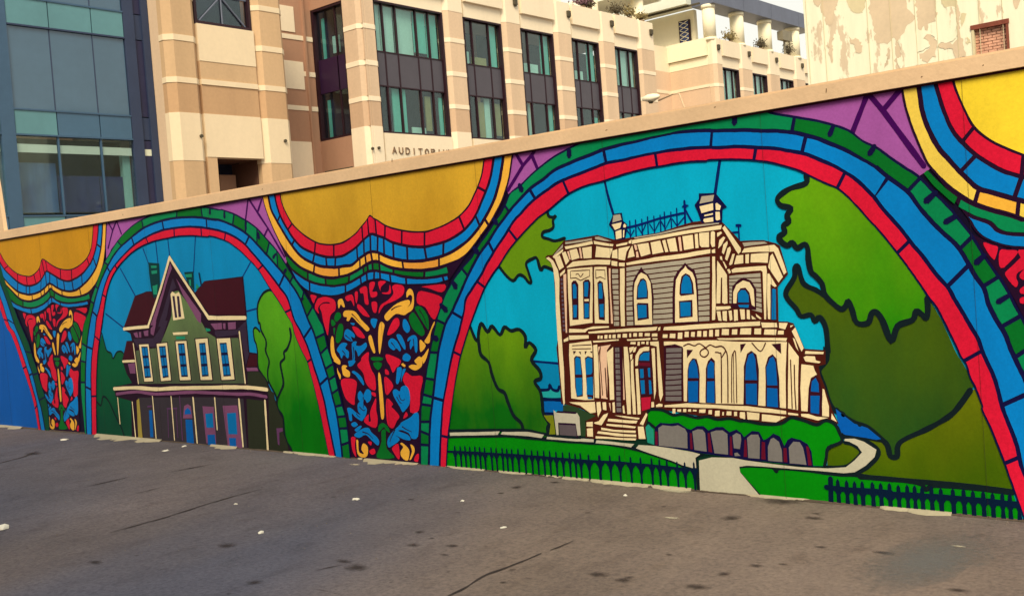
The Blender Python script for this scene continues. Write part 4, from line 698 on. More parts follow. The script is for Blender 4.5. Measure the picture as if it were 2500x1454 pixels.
# porch, left side
m2s('trim', CREAM, ['U 165 252 440 217 455 300 455 400 470 620 478 958 372 958 192 940 182 700 162 400', 'U 470 272 518 262 533 500 543 938 492 930 482 600', 'U 640 362 718 292 723 700 733 958 682 958 672 700', 'U 855 292 898 292 923 500 938 800 943 1135 902 1138 882 850 862 500', 'U 946 472 973 442 983 700 1008 1138 972 1138 952 800', 'U 1005 402 1060 312 1120 292 1175 292 1175 338 1100 345 1050 390 1036 480 1030 523 1002 528', 'U 1006 572 1035 567 1058 900 1068 1138 1032 1143 1017 850',
  'U 1205 312 1243 307 1258 600 1263 850 1240 958 1227 600', 'U 1190 227 1293 222 1308 400 1338 700 1348 900 1320 978 1302 900 1272 282 1196 265', 'U 166 992 488 987 498 1118 430 1128 300 1028 212 1010', 'U 512 992 558 987 568 1090 530 1178 517 1100', 'U 587 992 628 992 633 1088 592 1080', 'U 712 997 738 992 743 1118 717 1118', 'U 842 1042 858 1032 868 1128 847 1124', 'U 1206 987 1233 987 1238 1050 1207 1054', 'U 1262 1032 1300 1007 1343 1017 1343 1045 1267 1050', 'U 922 302 983 287 970 330 932 370', 'U 982 302 1018 292 1000 350 972 358', 'U 932 392 963 382 958 440 942 458'])
m2s('trim', PINKC, ['U 532 292 688 262 640 330 648 948 572 938 543 500', 'U 667 1002 683 1002 688 1108', 'U 842 422 855 700 868 958 852 958'])
Strokes(10).line('U 560 300 550 420 562 560 588 900', 2.6).line('U 620 560 632 760 642 925', 3.2).line('U 532 400 560 290', 2.2).line('U 205 275 440 262', 2.4).line('U 205 318 440 312', 2).build('ornament', BROWN, H2)
m2s('dark_fill', MD, ['U 225 430 250 403 310 413 332 650 338 912 260 922 240 800', 'U 363 430 400 403 467 428 472 640 472 952 393 922 378 700', 'U 735 282 832 290 842 600 832 1122 758 1132 740 900', 'U 1035 480 1050 400 1110 350 1195 345 1230 900 1072 920', 'U 213 345 252 343 222 392', 'U 358 343 388 345 365 392', 'U 285 350 312 350 316 390', 'U 425 345 456 345 450 372'], 9.4)
boards('U 745 292 797 292 826 1122 768 1122', 12, GREY2, 10)
m2s('window_pane', PANE, ['U 240 440 265 415 305 440 320 640 245 640', 'U 245 680 325 680 330 890 270 910 255 880', 'U 370 450 400 420 455 440 460 610 440 640 380 645', 'U 385 680 460 670 465 900 385 890', 'U 400 920 455 925 450 950 400 945', 'U 1050 460 1065 400 1110 365 1180 360 1180 465', 'U 1060 570 1105 570 1110 680 1065 685', 'U 1160 560 1190 555 1190 675 1165 670', 'U 1065 710 1115 710 1125 880 1080 885', 'U 1170 710 1200 715 1215 880 1180 885'], 10)
m2('door', paint((196, 24, 56)), 'U 1075 930 1200 920 1190 1070 1085 1100', 10); m2('door_rail', paint((104, 18, 40)), 'U 1042 487 1190 487 1190 538 1050 528', 10)
m2s('stair_rail', CREAM, ['U 480 1252 540 1232 600 1152 650 1127 640 1160 570 1278 490 1263', 'U 1062 1265 1140 1127 1153 1145 1100 1278', 'U 1036 1302 1103 1302 1128 1450 1047 1450', 'U 386 1247 458 1242 458 1298 386 1293', 'U 391 1327 458 1322 463 1418 396 1418'], 9)
m2s('stair_step', CREAM, ['U 740 1157 860 1167 1050 1192 1040 1202 850 1178', 'U 660 1202 840 1217 1023 1227 1010 1253 800 1240 656 1224', 'U 640 1267 900 1287 1003 1302 990 1315 750 1291 640 1280', 'U 572 1317 730 1342 1000 1357 1000 1374 720 1356 572 1335', 'U 532 1362 700 1382 1008 1407 1008 1424 750 1410 522 1380', 'U 502 1422 700 1437 1008 1452 1000 1468 502 1440'], 9)
# chimneys and roof railing
ch = m2('chimney', NAVY, 'R 145 490 312 466 335 620 405 680 415 750 372 965 180 990 150 800 62 680 118 560', 7.6); m2s('chimney_cap', GREY, ['R 152 512 280 492 308 600 132 648', 'R 1830 152 2075 122 2050 240 1792 293'], 9)
m2('chimney', NAVY, 'R 1780 95 2095 85 2215 230 2315 350 2232 392 2222 650 1830 655 1760 450 1695 320 1775 200', 7.6)
m2s('chimney_block', CREAM, ['R 117 682 308 642 280 748 182 793', 'R 192 822 303 782 308 943 202 973', 'R 340 692 365 667 398 710 380 743 337 738', 'R 337 792 363 787 353 933 332 928', 'R 1792 342 2053 282 2053 408 1832 468', 'R 1882 502 2048 467 2048 498 1892 528', 'R 1876 572 2053 542 2058 628 1892 648 1867 610', 'R 2097 292 2125 272 2203 330 2180 408 2102 408', 'R 2097 442 2178 442 2188 588 2130 608 2102 588'], 9)
rl = Strokes(6)
rl.line('R 410 745 600 700 800 640 1000 575 1250 515 1510 460', 5, sm=False)
for x, a, b_ in ((460, 620, 930), (570, 600, 915), (690, 590, 890), (800, 540, 860), (920, 530, 850), (1040, 510, 820), (1120, 450, 800), (1245, 450, 780), (1355, 380, 760)): rl.line('R %d %d %d %d' % (x-3, a, x+12, b_), 3.6, sm=False)
rl.line('R 1500 240 1520 720', 6, sm=False).line('R 1530 420 1590 540 1665 660', 5)
for s in ('R 410 800 480 900 540 790', 'R 620 740 690 850 760 690', 'R 840 680 930 820 1020 640', 'R 1060 630 1140 770 1240 560', 'R 1270 580 1360 710 1500 540'): rl.line(s, 3, sm=False)
rl.poly('R 1498 225 1525 300 1590 320 1535 360 1530 420 1500 370 1445 350 1490 310')
rl.line('T 522 40 532 245', 4, sm=False).line('T 450 136 525 130', 4, sm=False).line('T 500 50 545 50', 7, sm=False)
rl.build('roof_railing', paint((0, 26, 104)), H2)

# ================================================================== TAN AND CREAM OFFICE BUILDING (facade plane x = FX, runs along y)
FX = -36.0
TAN = solid('tan_stone', (226, 191, 151), 0.85, 0.10, 0.5, streak=True, finescale=8); TAN2 = solid('tan_stone_dark', (215, 176, 136), 0.85, 0.10, 0.5, streak=True, finescale=8)
CRS = solid('cream_stone', (250, 226, 186), 0.85, 0.06, 0.4, streak=True, finescale=6); SHST = solid('shaded_stone', (180, 134, 102), 0.85, 0.08, 0.5, streak=True, finescale=7)  # the darker stone has the shade of the recessed walls mixed in
SHF = solid('peach_stone', (226, 190, 152), 0.85, 0.08, 0.5, streak=True, finescale=7); CRS2 = solid('cream_stone_pale', (254, 234, 192), 0.85, 0.05, 0.4, finescale=6)
FRAME = solid('dark_metal_frame', (46, 20, 28), 0.5, 0.1, 2); SPAN = solid('grey_spandrel', (80, 73, 77), 0.45, 0.08, 1.2, spec=0.4)
ROOM = solid('dark_room', (46, 46, 64), 0.9, 0.3, 0.6); TEALC = solid('teal_blind', (96, 190, 164), 0.8, 0.12, 0.8, streak=True); PALEC = solid('pale_blind', (166, 206, 184), 0.8, 0.1, 0.8, streak=True); OLIVC = solid('olive_blind', (142, 140, 86), 0.8, 0.15, 0.8)
GLS = glass('window_glass', (0.93, 0.97, 0.96, 1)); GLSD = glass('window_glass_dark', (0.86, 0.92, 0.95, 1))
SLATE = solid('slate_metal', (106, 109, 120), 0.5, 0.1, 0.8); LGREY = solid('pale_grey_metal', (228, 224, 198), 0.6, 0.06, 0.6); DOT = solid('dark_fitting', (84, 74, 54), 0.7, 0.1, 5)

office = empty('office_building', (FX, 32.8, 0))
def OB(o):
    o.parent = office; o.matrix_parent_inverse = Matrix.Translation((-FX, -32.8, 0)); return o
tag(office, 'tan and cream banded stone office block with dark framed windows behind the mural wall', 'building')
def ob(name, mat, *a): return OB(box(name, None, mat, *a))
def pilaster_x(y0, y1, z0, z1, mat, name='stone_course', out=0.0, depth=0.55):
    """pier course facing +x with chamfered edges"""
    c = min(0.28, (y1-y0)*0.2); x1 = FX+out; x0 = FX-depth
    p = [(x0, y0-out), (x1-c, y0-out), (x1, y0+c), (x1, y1-c), (x1-c, y1+out), (x0, y1+out)]
    v, f = prism(p, z0, z1); return OB(obj(name, v, f, mat))
BANDS = [(-0.2, 4.2, 'T2'), (4.2, 6.70, 'T'), (6.70, 8.57, 'C'), (8.57, 9.73, 'T2'), (9.73, 9.95, 'C'), (9.95, 11.37, 'T'), (11.37, 11.60, 'C'), (11.60, 13.06, 'T'), (13.06, 13.28, 'C'), (13.28, 14.63, 'T'), (14.63, 16.4, 'C')]
BM = {'T': TAN, 'T2': TAN2, 'C': CRS}
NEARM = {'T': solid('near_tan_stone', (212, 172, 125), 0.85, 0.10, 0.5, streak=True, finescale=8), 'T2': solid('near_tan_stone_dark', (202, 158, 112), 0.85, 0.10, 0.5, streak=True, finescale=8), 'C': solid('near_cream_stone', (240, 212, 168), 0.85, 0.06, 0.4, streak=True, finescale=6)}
def pier(y0, y1, top=16.4, BM=None):
    BM = BM or globals()['BM']
    for z0, z1, k in BANDS:
        if z0 >= top: break
        thin = z1-z0 < 0.3
        pilaster_x(y0, y1, z0, min(z1, top), BM[k], 'stone_band' if thin else 'stone_course', 0.022 if thin else (0.012 if k == 'C' else 0.0))
def window(y0, y1, mull, upper, lower, seed, z_sill=8.3):
    """two storey window strip facing +x: frame, panes, mullions, spandrel panels and blinds in the room behind"""
    rng = random.Random(seed); gx = FX-0.36
    w = OB(obj('window', *(lambda m: (m.v, m.f))(MB().box(gx-0.08, gx+0.16, y0-0.02, y0+0.07, z_sill, 14.52).box(gx-0.08, gx+0.20, y1-0.09, y1+0.02, z_sill, 14.52).box(gx-0.08, gx+0.2, y0+0.07, y1-0.09, z_sill, z_sill+0.09).box(gx-0.08, gx+0.2, y0+0.07, y1-0.09, 14.43, 14.52)), FRAME))
    ys = [y0+0.07] + mull + [y1-0.09]
    for i in range(len(ys)-1):
        box('spandrel_panel', w, SPAN, gx-0.05, gx+0.05, ys[i]+0.02, ys[i+1]-0.02, 10.57, 12.14)
        for za, zb in ((z_sill+0.09, 10.55), (12.17, 14.43)): box('pane', w, GLS, gx-0.012, gx+0.012, ys[i]+0.02, ys[i+1]-0.02, za, zb)
    for y in mull: box('mullion', w, FRAME, gx-0.06, gx+0.08, y-0.035, y+0.035, z_sill+0.05, 14.47)
    for z in (10.55, 12.155): box('transom', w, FRAME, gx-0.06, gx+0.075, y0+0.05, y1-0.05, z-0.03, z+0.03)
    box('room', w, ROOM, gx-2.6, gx-2.5, y0-0.6, y1+0.6, z_sill-0.2, 14.6)
    for (bl, za, zb) in ((lower, z_sill+0.1, 10.52), (upper, 12.2, 14.4)):
        for (a, b_, m, za2, zb2) in bl:
            ya = y0+(y1-y0)*a; yb = y0+(y1-y0)*b_; h = zb-za
            box('blind', w, m, gx-0.22-0.02*rng.random(), gx-0.16, ya, yb, za+h*za2, za+h*zb2)
    return w
def bay(y0, y1):
    """wall above and below a window strip"""
    ob('wall_panel', CRS, FX-0.5, FX-0.10, y0, y1, 6.70, 8.30); ob('wall_panel', TAN, FX-0.5, FX-0.09, y0, y1, -0.2, 6.70)
    ob('lintel', CRS, FX-0.5, FX-0.16, y0, y1, 14.52, 15.28); ob('parapet_panel', CRS, FX-0.5, FX+0.02, y0-0.02, y1+0.02, 15.28, 16.4)
T_, P_, O_, D_ = TEALC, PALEC, OLIVC, SPAN
# pavilion
pier(32.95, 33.85); pier(38.45, 40.05); pier(42.95, 44.62); pier(47.45, 49.22); pier(51.85, 53.56); pier(56.0, 58.0)
for a, b_ in ((33.85, 38.45), (40.05, 42.95), (44.62, 47.45), (49.22, 51.85), (53.56, 56.0)): bay(a, b_)
window(33.85, 38.45, [34.5, 35.35, 36.7, 37.57], [(0.0, 0.13, P_, 0, 1), (0.15, 0.32, P_, 0, 1), (0.35, 0.6, P_, 0.02, 1), (0.62, 0.8, T_, 0.1, 1), (0.82, 0.97, T_, 0, 1)], [(0.24, 0.34, T_, 0, 1), (0.38, 0.43, T_, 0, 1), (0.72, 0.8, O_, 0.1, 0.9), (0.93, 0.98, T_, 0, 0.9), (0.5, 0.7, P_, 0.02, 0.16)], 1)
window(40.05, 42.95, [40.75, 42.05], [(0.0, 0.2, P_, 0, 0.3), (0.28, 0.66, O_, 0, 0.2), (0.8, 0.96, T_, 0, 1)], [(0.3, 0.5, O_, 0, 0.9), (0.52, 0.66, P_, 0, 1), (0.8, 0.95, O_, 0.1, 0.9)], 2)
window(44.62, 47.45, [45.3, 46.6], [(0.08, 0.6, P_, 0, 0.24), (0.72, 0.96, T_, 0, 1)], [(0.2, 0.26, P_, 0, 1), (0.84, 0.96, T_, 0, 1)], 3)
window(49.22, 51.85, [49.9, 51.0], [(0.1, 0.5, P_, 0, 0.25), (0.7, 0.95, T_, 0, 1)], [(0.8, 0.95, T_, 0, 0.8)], 4)
window(53.56, 56.0, [54.2, 55.2], [(0.06, 0.24, P_, 0, 1), (0.28, 0.66, P_, 0.02, 1), (0.74, 0.95, P_, 0, 1)], [(0.1, 0.6, P_, 0, 0.9)], 5)
ob('roof_slab', CRS, -52, FX-0.5, 33.3, 58.0, 15.6, 15.9); ob('rear_wall', SHST, -52, -51.6, 16, 100, -0.2, 16.0)
# face of the pavilion that looks at the mural (y = 32.8) with its tall window
PY = 32.8
for z0, z1, k in BANDS:
    thin = z1-z0 < 0.3; o_ = 0.022 if thin else (0.012 if k == 'C' else 0.0); c = 0.28
    v, f = prism([(-37.18, PY-o_), (FX-c, PY-o_), (FX+o_, PY+c), (FX+o_, 32.949), (-37.18, 33.4)], z0, z1); OB(obj('stone_band' if thin else 'stone_course', v, f, BM[k]))
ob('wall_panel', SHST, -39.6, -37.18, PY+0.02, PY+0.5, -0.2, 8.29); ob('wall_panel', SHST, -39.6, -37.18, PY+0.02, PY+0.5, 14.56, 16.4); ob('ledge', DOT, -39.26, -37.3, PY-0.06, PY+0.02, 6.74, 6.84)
w = OB(obj('window', *(lambda m: (m.v, m.f))(MB().box(-39.5, -39.38, PY+0.05, PY+0.35, 8.29, 14.56).box(-37.3, -37.18, PY+0.05, PY+0.35, 8.29, 14.56).box(-39.38, -37.3, PY+0.05, PY+0.35, 8.29, 8.4).box(-39.38, -37.3, PY+0.05, PY+0.35, 14.45, 14.56)), FRAME))
box('spandrel_panel', w, solid('dark_spandrel', (48, 24, 52), 0.4, 0.1, 1), -39.38, -37.3, PY+0.2, PY+0.3, 10.55, 12.16)
for za, zb in ((8.4, 10.54), (12.17, 14.45)):
    box('pane', w, GLSD, -39.38, -37.3, PY+0.24, PY+0.26, za, zb); box('blind', w, TEALC, -39.2, -39.0, PY+0.4, PY+0.44, za, zb-0.3)
box('mullion', w, FRAME, -38.02, -37.95, PY+0.2, PY+0.32, 8.4, 14.45); box('room', w, ROOM, -40.5, -36.9, PY+1.0, PY+1.1, 8, 15); box('blind', w, PALEC, -38.6, -38.1, PY+0.5, PY+0.55, 12.4, 13.2)
# recessed wall between the two blocks (x = -39.5)
RX = -39.5
for z0, z1, k in BANDS:
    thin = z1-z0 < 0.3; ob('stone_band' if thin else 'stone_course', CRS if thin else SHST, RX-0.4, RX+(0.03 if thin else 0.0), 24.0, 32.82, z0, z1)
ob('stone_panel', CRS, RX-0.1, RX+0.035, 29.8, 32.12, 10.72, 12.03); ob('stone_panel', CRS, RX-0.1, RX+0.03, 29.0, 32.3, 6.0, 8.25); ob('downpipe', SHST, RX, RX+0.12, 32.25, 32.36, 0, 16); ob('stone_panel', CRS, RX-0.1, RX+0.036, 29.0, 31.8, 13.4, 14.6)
# near block
pier(22.75, 24.2, 15.5, NEARM); pier(26.9, 28.5, 15.5, NEARM)
ob('wall_panel', NEARM['T2'], FX-0.6, FX-0.12, 24.2, 26.9, 8.60, 9.76); ob('stone_band', NEARM['C'], FX-0.6, FX-0.08, 24.2, 26.9, 9.76, 9.97); ob('wall_panel', NEARM['T'], FX-0.6, FX-0.12, 24.2, 26.9, 9.97, 10.70); ob('wall_panel', NEARM['C'], FX-0.6, FX-0.10, 24.2, 26.9, 10.70, 12.18)
ob('wall_panel', NEARM['C'], FX-0.6, FX-0.10, 24.2, 26.9, 6.88, 8.60); ob('wall_panel', NEARM['T'], FX-0.6, FX-0.12, 24.2, 24.65, -0.2, 6.88); ob('wall_panel', NEARM['T'], FX-0.6, FX-0.12, 24.2, 26.9, 14.6, 15.5)
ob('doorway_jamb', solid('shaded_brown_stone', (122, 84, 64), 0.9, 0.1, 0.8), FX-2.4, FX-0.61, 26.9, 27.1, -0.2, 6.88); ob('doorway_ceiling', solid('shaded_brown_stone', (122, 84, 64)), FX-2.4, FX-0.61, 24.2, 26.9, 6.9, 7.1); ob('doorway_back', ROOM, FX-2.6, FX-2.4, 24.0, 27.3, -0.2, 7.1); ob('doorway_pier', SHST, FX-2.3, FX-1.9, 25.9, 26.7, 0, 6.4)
w = OB(obj('window', *(lambda m: (m.v, m.f))(MB().box(FX-0.45, FX-0.2, 24.2, 24.32, 12.18, 14.6).box(FX-0.45, FX-0.2, 26.78, 26.9, 12.18, 14.6).box(FX-0.45, FX-0.2, 24.32, 26.78, 12.18, 12.32)), FRAME))
box('pane', w, GLSD, FX-0.36, FX-0.34, 24.32, 26.78, 12.32, 14.6); box('room', w, ROOM, FX-1.8, FX-1.7, 23.5, 27.5, 11.8, 15)
mb = MB()
for t in range(8):
    a = t*math.pi/4; mb.tube([(FX-0.3, 25.55, 13.45), (FX-0.3, 25.55+1.2*math.cos(a)*1.3, 13.45+1.2*math.sin(a)*1.3)], 0.035, 6)
mb.build('window_tracery', SLATE, w)
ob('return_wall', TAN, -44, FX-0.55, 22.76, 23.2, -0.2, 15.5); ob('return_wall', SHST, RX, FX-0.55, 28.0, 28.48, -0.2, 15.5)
for y, z in ((23.89, 7.67), (27.97, 7.65), (33.3, 7.55), (32.9, 7.5)):
    v = [(FX+0.02, y+0.07*math.cos(t*0.785), z+0.07*math.sin(t*0.785)) for t in range(8)]; v += [(FX+0.10, a[1], a[2]) for a in v]
    OB(obj('anchor_stud', v, [tuple(range(8, 16))]+[(i, (i+1) % 8, 8+(i+1) % 8, 8+i) for i in range(8)], DOT))
for y in (44.0, 48.75, 53.05, 57.4, 66.0, 70.5, 74.9, 79.4):
    m = MB().box(FX+0.03, FX+0.16, y-0.13, y+0.13, 15.62, 15.94).box(FX+0.05, FX+0.12, y-0.09, y+0.09, 15.55, 15.62); OB(m.build('scupper', DOT))
# AUDITORIUM lettering, each letter a piece of cut metal
LET = {'A': [[(0, 0), (.5, 1), (1, 0)], [(.2, .36), (.8, .36)]], 'U': [[(0, 1), (0, .3), (.25, 0), (.75, 0), (1, .3), (1, 1)]], 'D': [[(0, 0), (0, 1), (.6, 1), (1, .7), (1, .3), (.6, 0), (0, 0)]], 'I': [[(.5, 0), (.5, 1)]], 'T': [[(0, 1), (1, 1)], [(.5, 1), (.5, 0)]],
       'O': [[(.5, 0), (.1, .2), (0, .5), (.1, .8), (.5, 1), (.9, .8), (1, .5), (.9, .2), (.5, 0)]], 'R': [[(0, 0), (0, 1), (.75, 1), (1, .78), (.75, .52), (0, .52)], [(.5, .52), (1, 0)]], 'M': [[(0, 0), (0, 1), (.5, .4), (1, 1), (1, 0)]]}
def letter(ch, y, z, h, w):
    mb = MB()
    for st_ in LET[ch]:
        for a, b_ in zip(st_, st_[1:]):
            p0 = Vector((y+a[0]*w, z+a[1]*h)); p1 = Vector((y+b_[0]*w, z+b_[1]*h)); d = (p1-p0).normalized(); n = Vector((-d.y, d.x))*0.022; p0 -= d*0.02; p1 += d*0.02
            q = [p0+n, p0-n, p1-n, p1+n]; mb.add([(FX-0.098, c.x, c.y) for c in q]+[(FX-0.055, c.x, c.y) for c in q], BOXF)
    return OB(mb.build('letter', solid('bronze_letter', (150, 118, 88), 0.6, 0.1, 4)))
for i, ch in enumerate('AUDITORIUM'): letter(ch, 34.28+i*0.432, 7.36, 0.27, 0.23)
# recess and far wing
for z0, z1, k in BANDS:
    thin = z1-z0 < 0.3; ob('stone_band' if thin else 'stone_course', CRS if (thin or k == 'C') else SHF, -40.1, -39.7+(0.03 if thin else 0), 57.5, 66, z0, z1)
ob('return_wall', CRS, -40, FX-0.56, 57.6, 57.98, 0, 16.4)
WYF = 65.6
for z0, z1, m, o_ in ((-0.2, 11.3, SHF, 0), (11.3, 13.1, SHF, 0.01), (13.1, 13.3, CRS, 0.05), (13.3, 14.63, TAN, 0.0), (14.63, 15.25, CRS2, 0.02)): ob('stone_course', m, -39.8, FX-0.56, WYF-o_, WYF+0.4, z0, z1)
ob('parapet_panel', CRS2, -39.8, FX-0.56, WYF-0.2, WYF+0.4, 15.28, 16.5)
YS = [66.75, 71.25, 75.7, 80.2]
pier(65.6, 66.75); pier(69.2, 71.25); pier(73.6, 75.7); pier(78.1, 80.2); pier(82.6, 84.6)
for a, b_, sd_ in ((66.75, 69.2, 11), (71.25, 73.6, 12), (75.7, 78.1, 13), (80.2, 82.6, 14)):
    bay(a, b_); window(a, b_, [a+0.75, b_-0.75], [(0.03, 0.28, P_, 0, 1), (0.33, 0.66, P_, 0, 1), (0.72, 0.95, P_, 0, 1)], [(0.1, 0.6, P_, 0, 1)], sd_)
ob('roof_slab', CRS, -52, FX-0.5, 66, 100, 15.6, 15.9)
for y0, y1 in ((65.5, 66.4), (69.5, 70.5), (73.9, 74.9), (78.6, 79.7)):
    m = MB(); n = 14; cy = (y0+y1)/2; r = (y1-y0)/2
    m.tube([(FX-0.5, cy, 16.3), (FX-0.5, cy, 16.5)], r*1.12, n); m.tube([(FX-0.5, cy, 16.5), (FX-0.5, cy, 18.55)], r, n); m.tube([(FX-0.5, cy, 18.55), (FX-0.5, cy, 18.8)], r*1.1, n); OB(m.build('terrace_column', CRS2, None, True))
for i, (a, b_) in enumerate(((65.6, 70.0), (70.05, 74.4), (74.45, 79.1), (79.15, 82))): ob('canopy_beam', SLATE, FX-1.6, FX+0.15, a, b_, 18.8, 19.95)
ob('canopy_slab', LGREY, -48, FX-1.62, 64.9, 66.6, 19.0, 19.9); ob('canopy_bracket', DOT, -44, FX-0.8, 65.3, 65.4, 18.86, 18.98)
ob('penthouse_wall', CRS2, -44, -38.2, 66.9, 67.3, 15.9, 19.0); w = OB(box('window', None, FRAME, -39.4, -38.5, 66.72, 66.88, 16.6, 18.35))
box('pane', w, solid('blue_pane', (60, 76, 120), 0.2, 0.3, 4), -39.3, -38.6, 66.69, 66.715, 16.7, 18.25)
m = MB()
for k in range(5): m.tube([(-39.3, 66.66, 16.7+k*0.32), (-38.6, 66.66, 17.0+k*0.32)], 0.02, 5).tube([(-38.6, 66.66, 16.7+k*0.32), (-39.3, 66.66, 17.0+k*0.32)], 0.02, 5)
m.build('lattice', CRS2, w); 
for y0 in (42.5, 46.8, 51.2, 55.6): m = MB().tube([(FX-3.2, y0, 16), (FX-3.2, y0, 19.6)], 0.5, 14); OB(m.build('terrace_column', CRS2, None, True))
ob('penthouse_wall', CRS2, -45.2, -44.8, 36, 60, 15.9, 21.5); ob('canopy_slab', LGREY, -48, FX-2.4, 59.2, 63.0, 19.1, 19.6); m = MB().tube([(-39.0, 60.8, 13), (-39.0, 60.8, 19.1)], 0.42, 14); OB(m.build('terrace_column', CRS2, None, True))
ob('planter_ledge', CRS2, FX-0.9, FX-0.5, 36, 58, 15.9, 16.25)

# ================================================================== BLUE GLASS BUILDING (x = GX)
GX = -37.2
TEALS = solid('teal_spandrel', (92, 138, 138), 0.35, 0.08, 0.5, spec=0.5); BLUEP = solid('blue_spandrel', (66, 98, 118), 0.35, 0.08, 0.5, spec=0.5); STEEL = solid('blue_steel', (66, 92, 112), 0.4, 0.08, 1); STEELD = solid('dark_steel', (52, 62, 84), 0.5, 0.08, 1)
CW = solid('blue_vision_panel', (70, 98, 114), 0.08, 0.10, 0.3, spec=0.8); BLIND = solid('cream_roller_blind', (222, 220, 186), 0.9, 0.05, 1); LACE = solid('blue_lace_curtain', (72, 102, 132), 0.9, 0.25, 3, streak=True); MINT = solid('mint_pier', (150, 190, 164), 0.7, 0.06, 1)
gb = empty('glass_building', (GX, 20, 0)); tag(gb, 'blue grey glass curtain wall office building at the far left', 'building')
def GB(o): o.parent = gb; o.matrix_parent_inverse = Matrix.Translation((-GX, -20, 0)); return o
def gbx(name, mat, *a): return GB(box(name, None, mat, *a))
ROWS = [(-0.2, 4.7, 'base'), (4.75, 7.6, 'vis'), (7.6, 8.5, 'sp'), (8.5, 11.5, 'pan'), (11.5, 12.5, 'sp'), (12.5, 15.5, 'pan'), (15.5, 16.5, 'sp'), (16.5, 19.5, 'pan')]
for j, yb in enumerate((6.95, 11.95, 16.95)):
    ys = [yb+0.2, yb+1.75, yb+3.4, yb+4.7]
    gbx('pier', STEEL, GX-0.4, GX+0.05, yb-0.30, yb+0.2, -0.2, 19.5)
    for z0, z1, k in ROWS:
        for i in range(3):
            a, b_ = ys[i]+0.02, ys[i+1]-0.02
            if k == 'sp' or k == 'base': gbx('spandrel_panel', TEALS if (i == 0 or z0 > 11) else BLUEP, GX-0.2, GX+0.02, a, b_, z0+0.02, z1-0.02)
            elif k == 'pan': gbx('vision_panel', CW, GX-0.2, GX-0.03, a, b_, z0+0.03, z1-0.03)
            else:
                p = gbx('pane', GLSD, GX-0.06, GX-0.04, a, b_, z0+0.03, z1-0.03)
                box('blind', p, BLIND, GX-0.085, GX-0.07, a+0.03, b_-0.03, z1-0.62, z1-0.32)
                box('curtain', p, LACE if i == 0 else solid('dark_lace_curtain', (52, 58, 92), 0.9, 0.3, 3, streak=True), GX-0.4, GX-0.36, a, b_, z0+0.1, z1-0.95 if i == 0 else z1-1.4)
        if k != 'vis': gbx('mullion', STEELD, GX-0.22, GX-0.02, ys[1]-0.018, ys[1]+0.018, z0, z1); gbx('mullion', STEELD, GX-0.22, GX-0.02, ys[2]-0.018, ys[2]+0.018, z0, z1)
        else: gbx('mullion', STEEL, GX-0.1, GX+0.0, ys[1]-0.03, ys[1]+0.03, z0, z1); gbx('mullion', STEEL, GX-0.1, GX+0.0, ys[2]-0.03, ys[2]+0.03, z0, z1)
        gbx('transom', STEEL if k != 'pan' else STEELD, GX-0.22, GX+0.055, yb+0.2, yb+4.7, z1-0.03, z1+0.03)
    gbx('room', ROOM, GX-1.6, GX-1.5, yb, yb+5, 4.5, 7.7); gbx('inner_pier', MINT, GX-0.5, GX-0.28, yb+4.35, yb+4.66, 4.7, 7.2)
gbx('end_pier', STEELD, GX-0.3, GX+0.04, 21.65, 22.1, -0.2, 19.5); gbx('pier', STEELD, GX-0.3, GX+0.03, 22.45, 22.74, -0.2, 19.5)
for z0, z1, k in ROWS: gbx('end_panel', STEELD if k == 'sp' else solid('plum_panel', (46, 46, 72), 0.4, 0.1, 1), GX-0.3, GX-0.05, 22.1, 22.45, z0+0.02, z1-0.02)
gbx('roof', STEELD, -60, GX-0.3, 6.6, 22.7, 19.5, 19.9); gbx('side_wall', STEEL, -60, GX-0.41, 6.3, 6.6, -0.2, 19.9)
gbx('end_blind', BLIND, GX-0.045, GX-0.035, 22.12, 22.43, 7.0, 7.25)

# ================================================================== WEATHERED PLASTER BUILDING (y = RY face)
RY = 30.0

m, nt, b = base_mat('peeling_cream_paint'); ca_ = alb((255, 240, 200)); cb_ = alb((222, 196, 158)); na = noise_node(nt, 0.9, 7, 0.62, mapscale=(1.6, 1, 0.5)); nb_ = noise_node(nt, 4, 5, 0.6, mapscale=(1, 1, 0.12))
cw_ = mixc(nt, ramp(nt, na.outputs[0], [(0.565, (0, 0, 0, 1)), (0.585, (1, 1, 1, 1))]).outputs[0], ca_, cb_); cw_ = mixc(nt, 1.0, cw_, ramp(nt, nb_.outputs[0], [(0.35, (0.90, 0.90, 0.89, 1)), (0.65, (1, 1, 1, 1))]).outputs[0], 'MULTIPLY')
nt.links.new(cw_, b.inputs['Base Color']); b.inputs['Roughness'].default_value = 0.9; bump(nt, b, na.outputs[0], 0.5, 0.03); PAINTW = m
BARE = solid('bare_plaster', (224, 196, 156), 0.9, 0.10, 0.8, finescale=9); GRIME = solid('green_grey_grime', (222, 202, 154), 0.9, 0.10, 1.0, streak=True)
BRK = solid('old_brick', (226, 166, 130), 0.9, 0.18, 3, finescale=12); MORT = solid('brick_mortar', (236, 196, 156), 0.9, 0.08, 3)
ry = empty('weathered_building', (-13.4, RY, 0)); tag(ry, 'tall blank cream building with peeling paint and a bricked-up window at the right', 'building')
def RB(o): o.parent = ry; o.matrix_parent_inverse = Matrix.Translation((13.4, -RY, 0)); return o
WX0, WX1, WZ0, WZ1 = -8.66, -7.80, 5.2, 7.04
for a in ((-13.42, WX0, RY, RY+14, -0.2, 13), (WX1, 22, RY, RY+14, -0.2, 13), (WX0, WX1, RY, RY+14, -0.2, WZ0), (WX0, WX1, RY, RY+14, WZ1, 13)): RB(box('wall', None, PAINTW, *a))
PK = 4.545
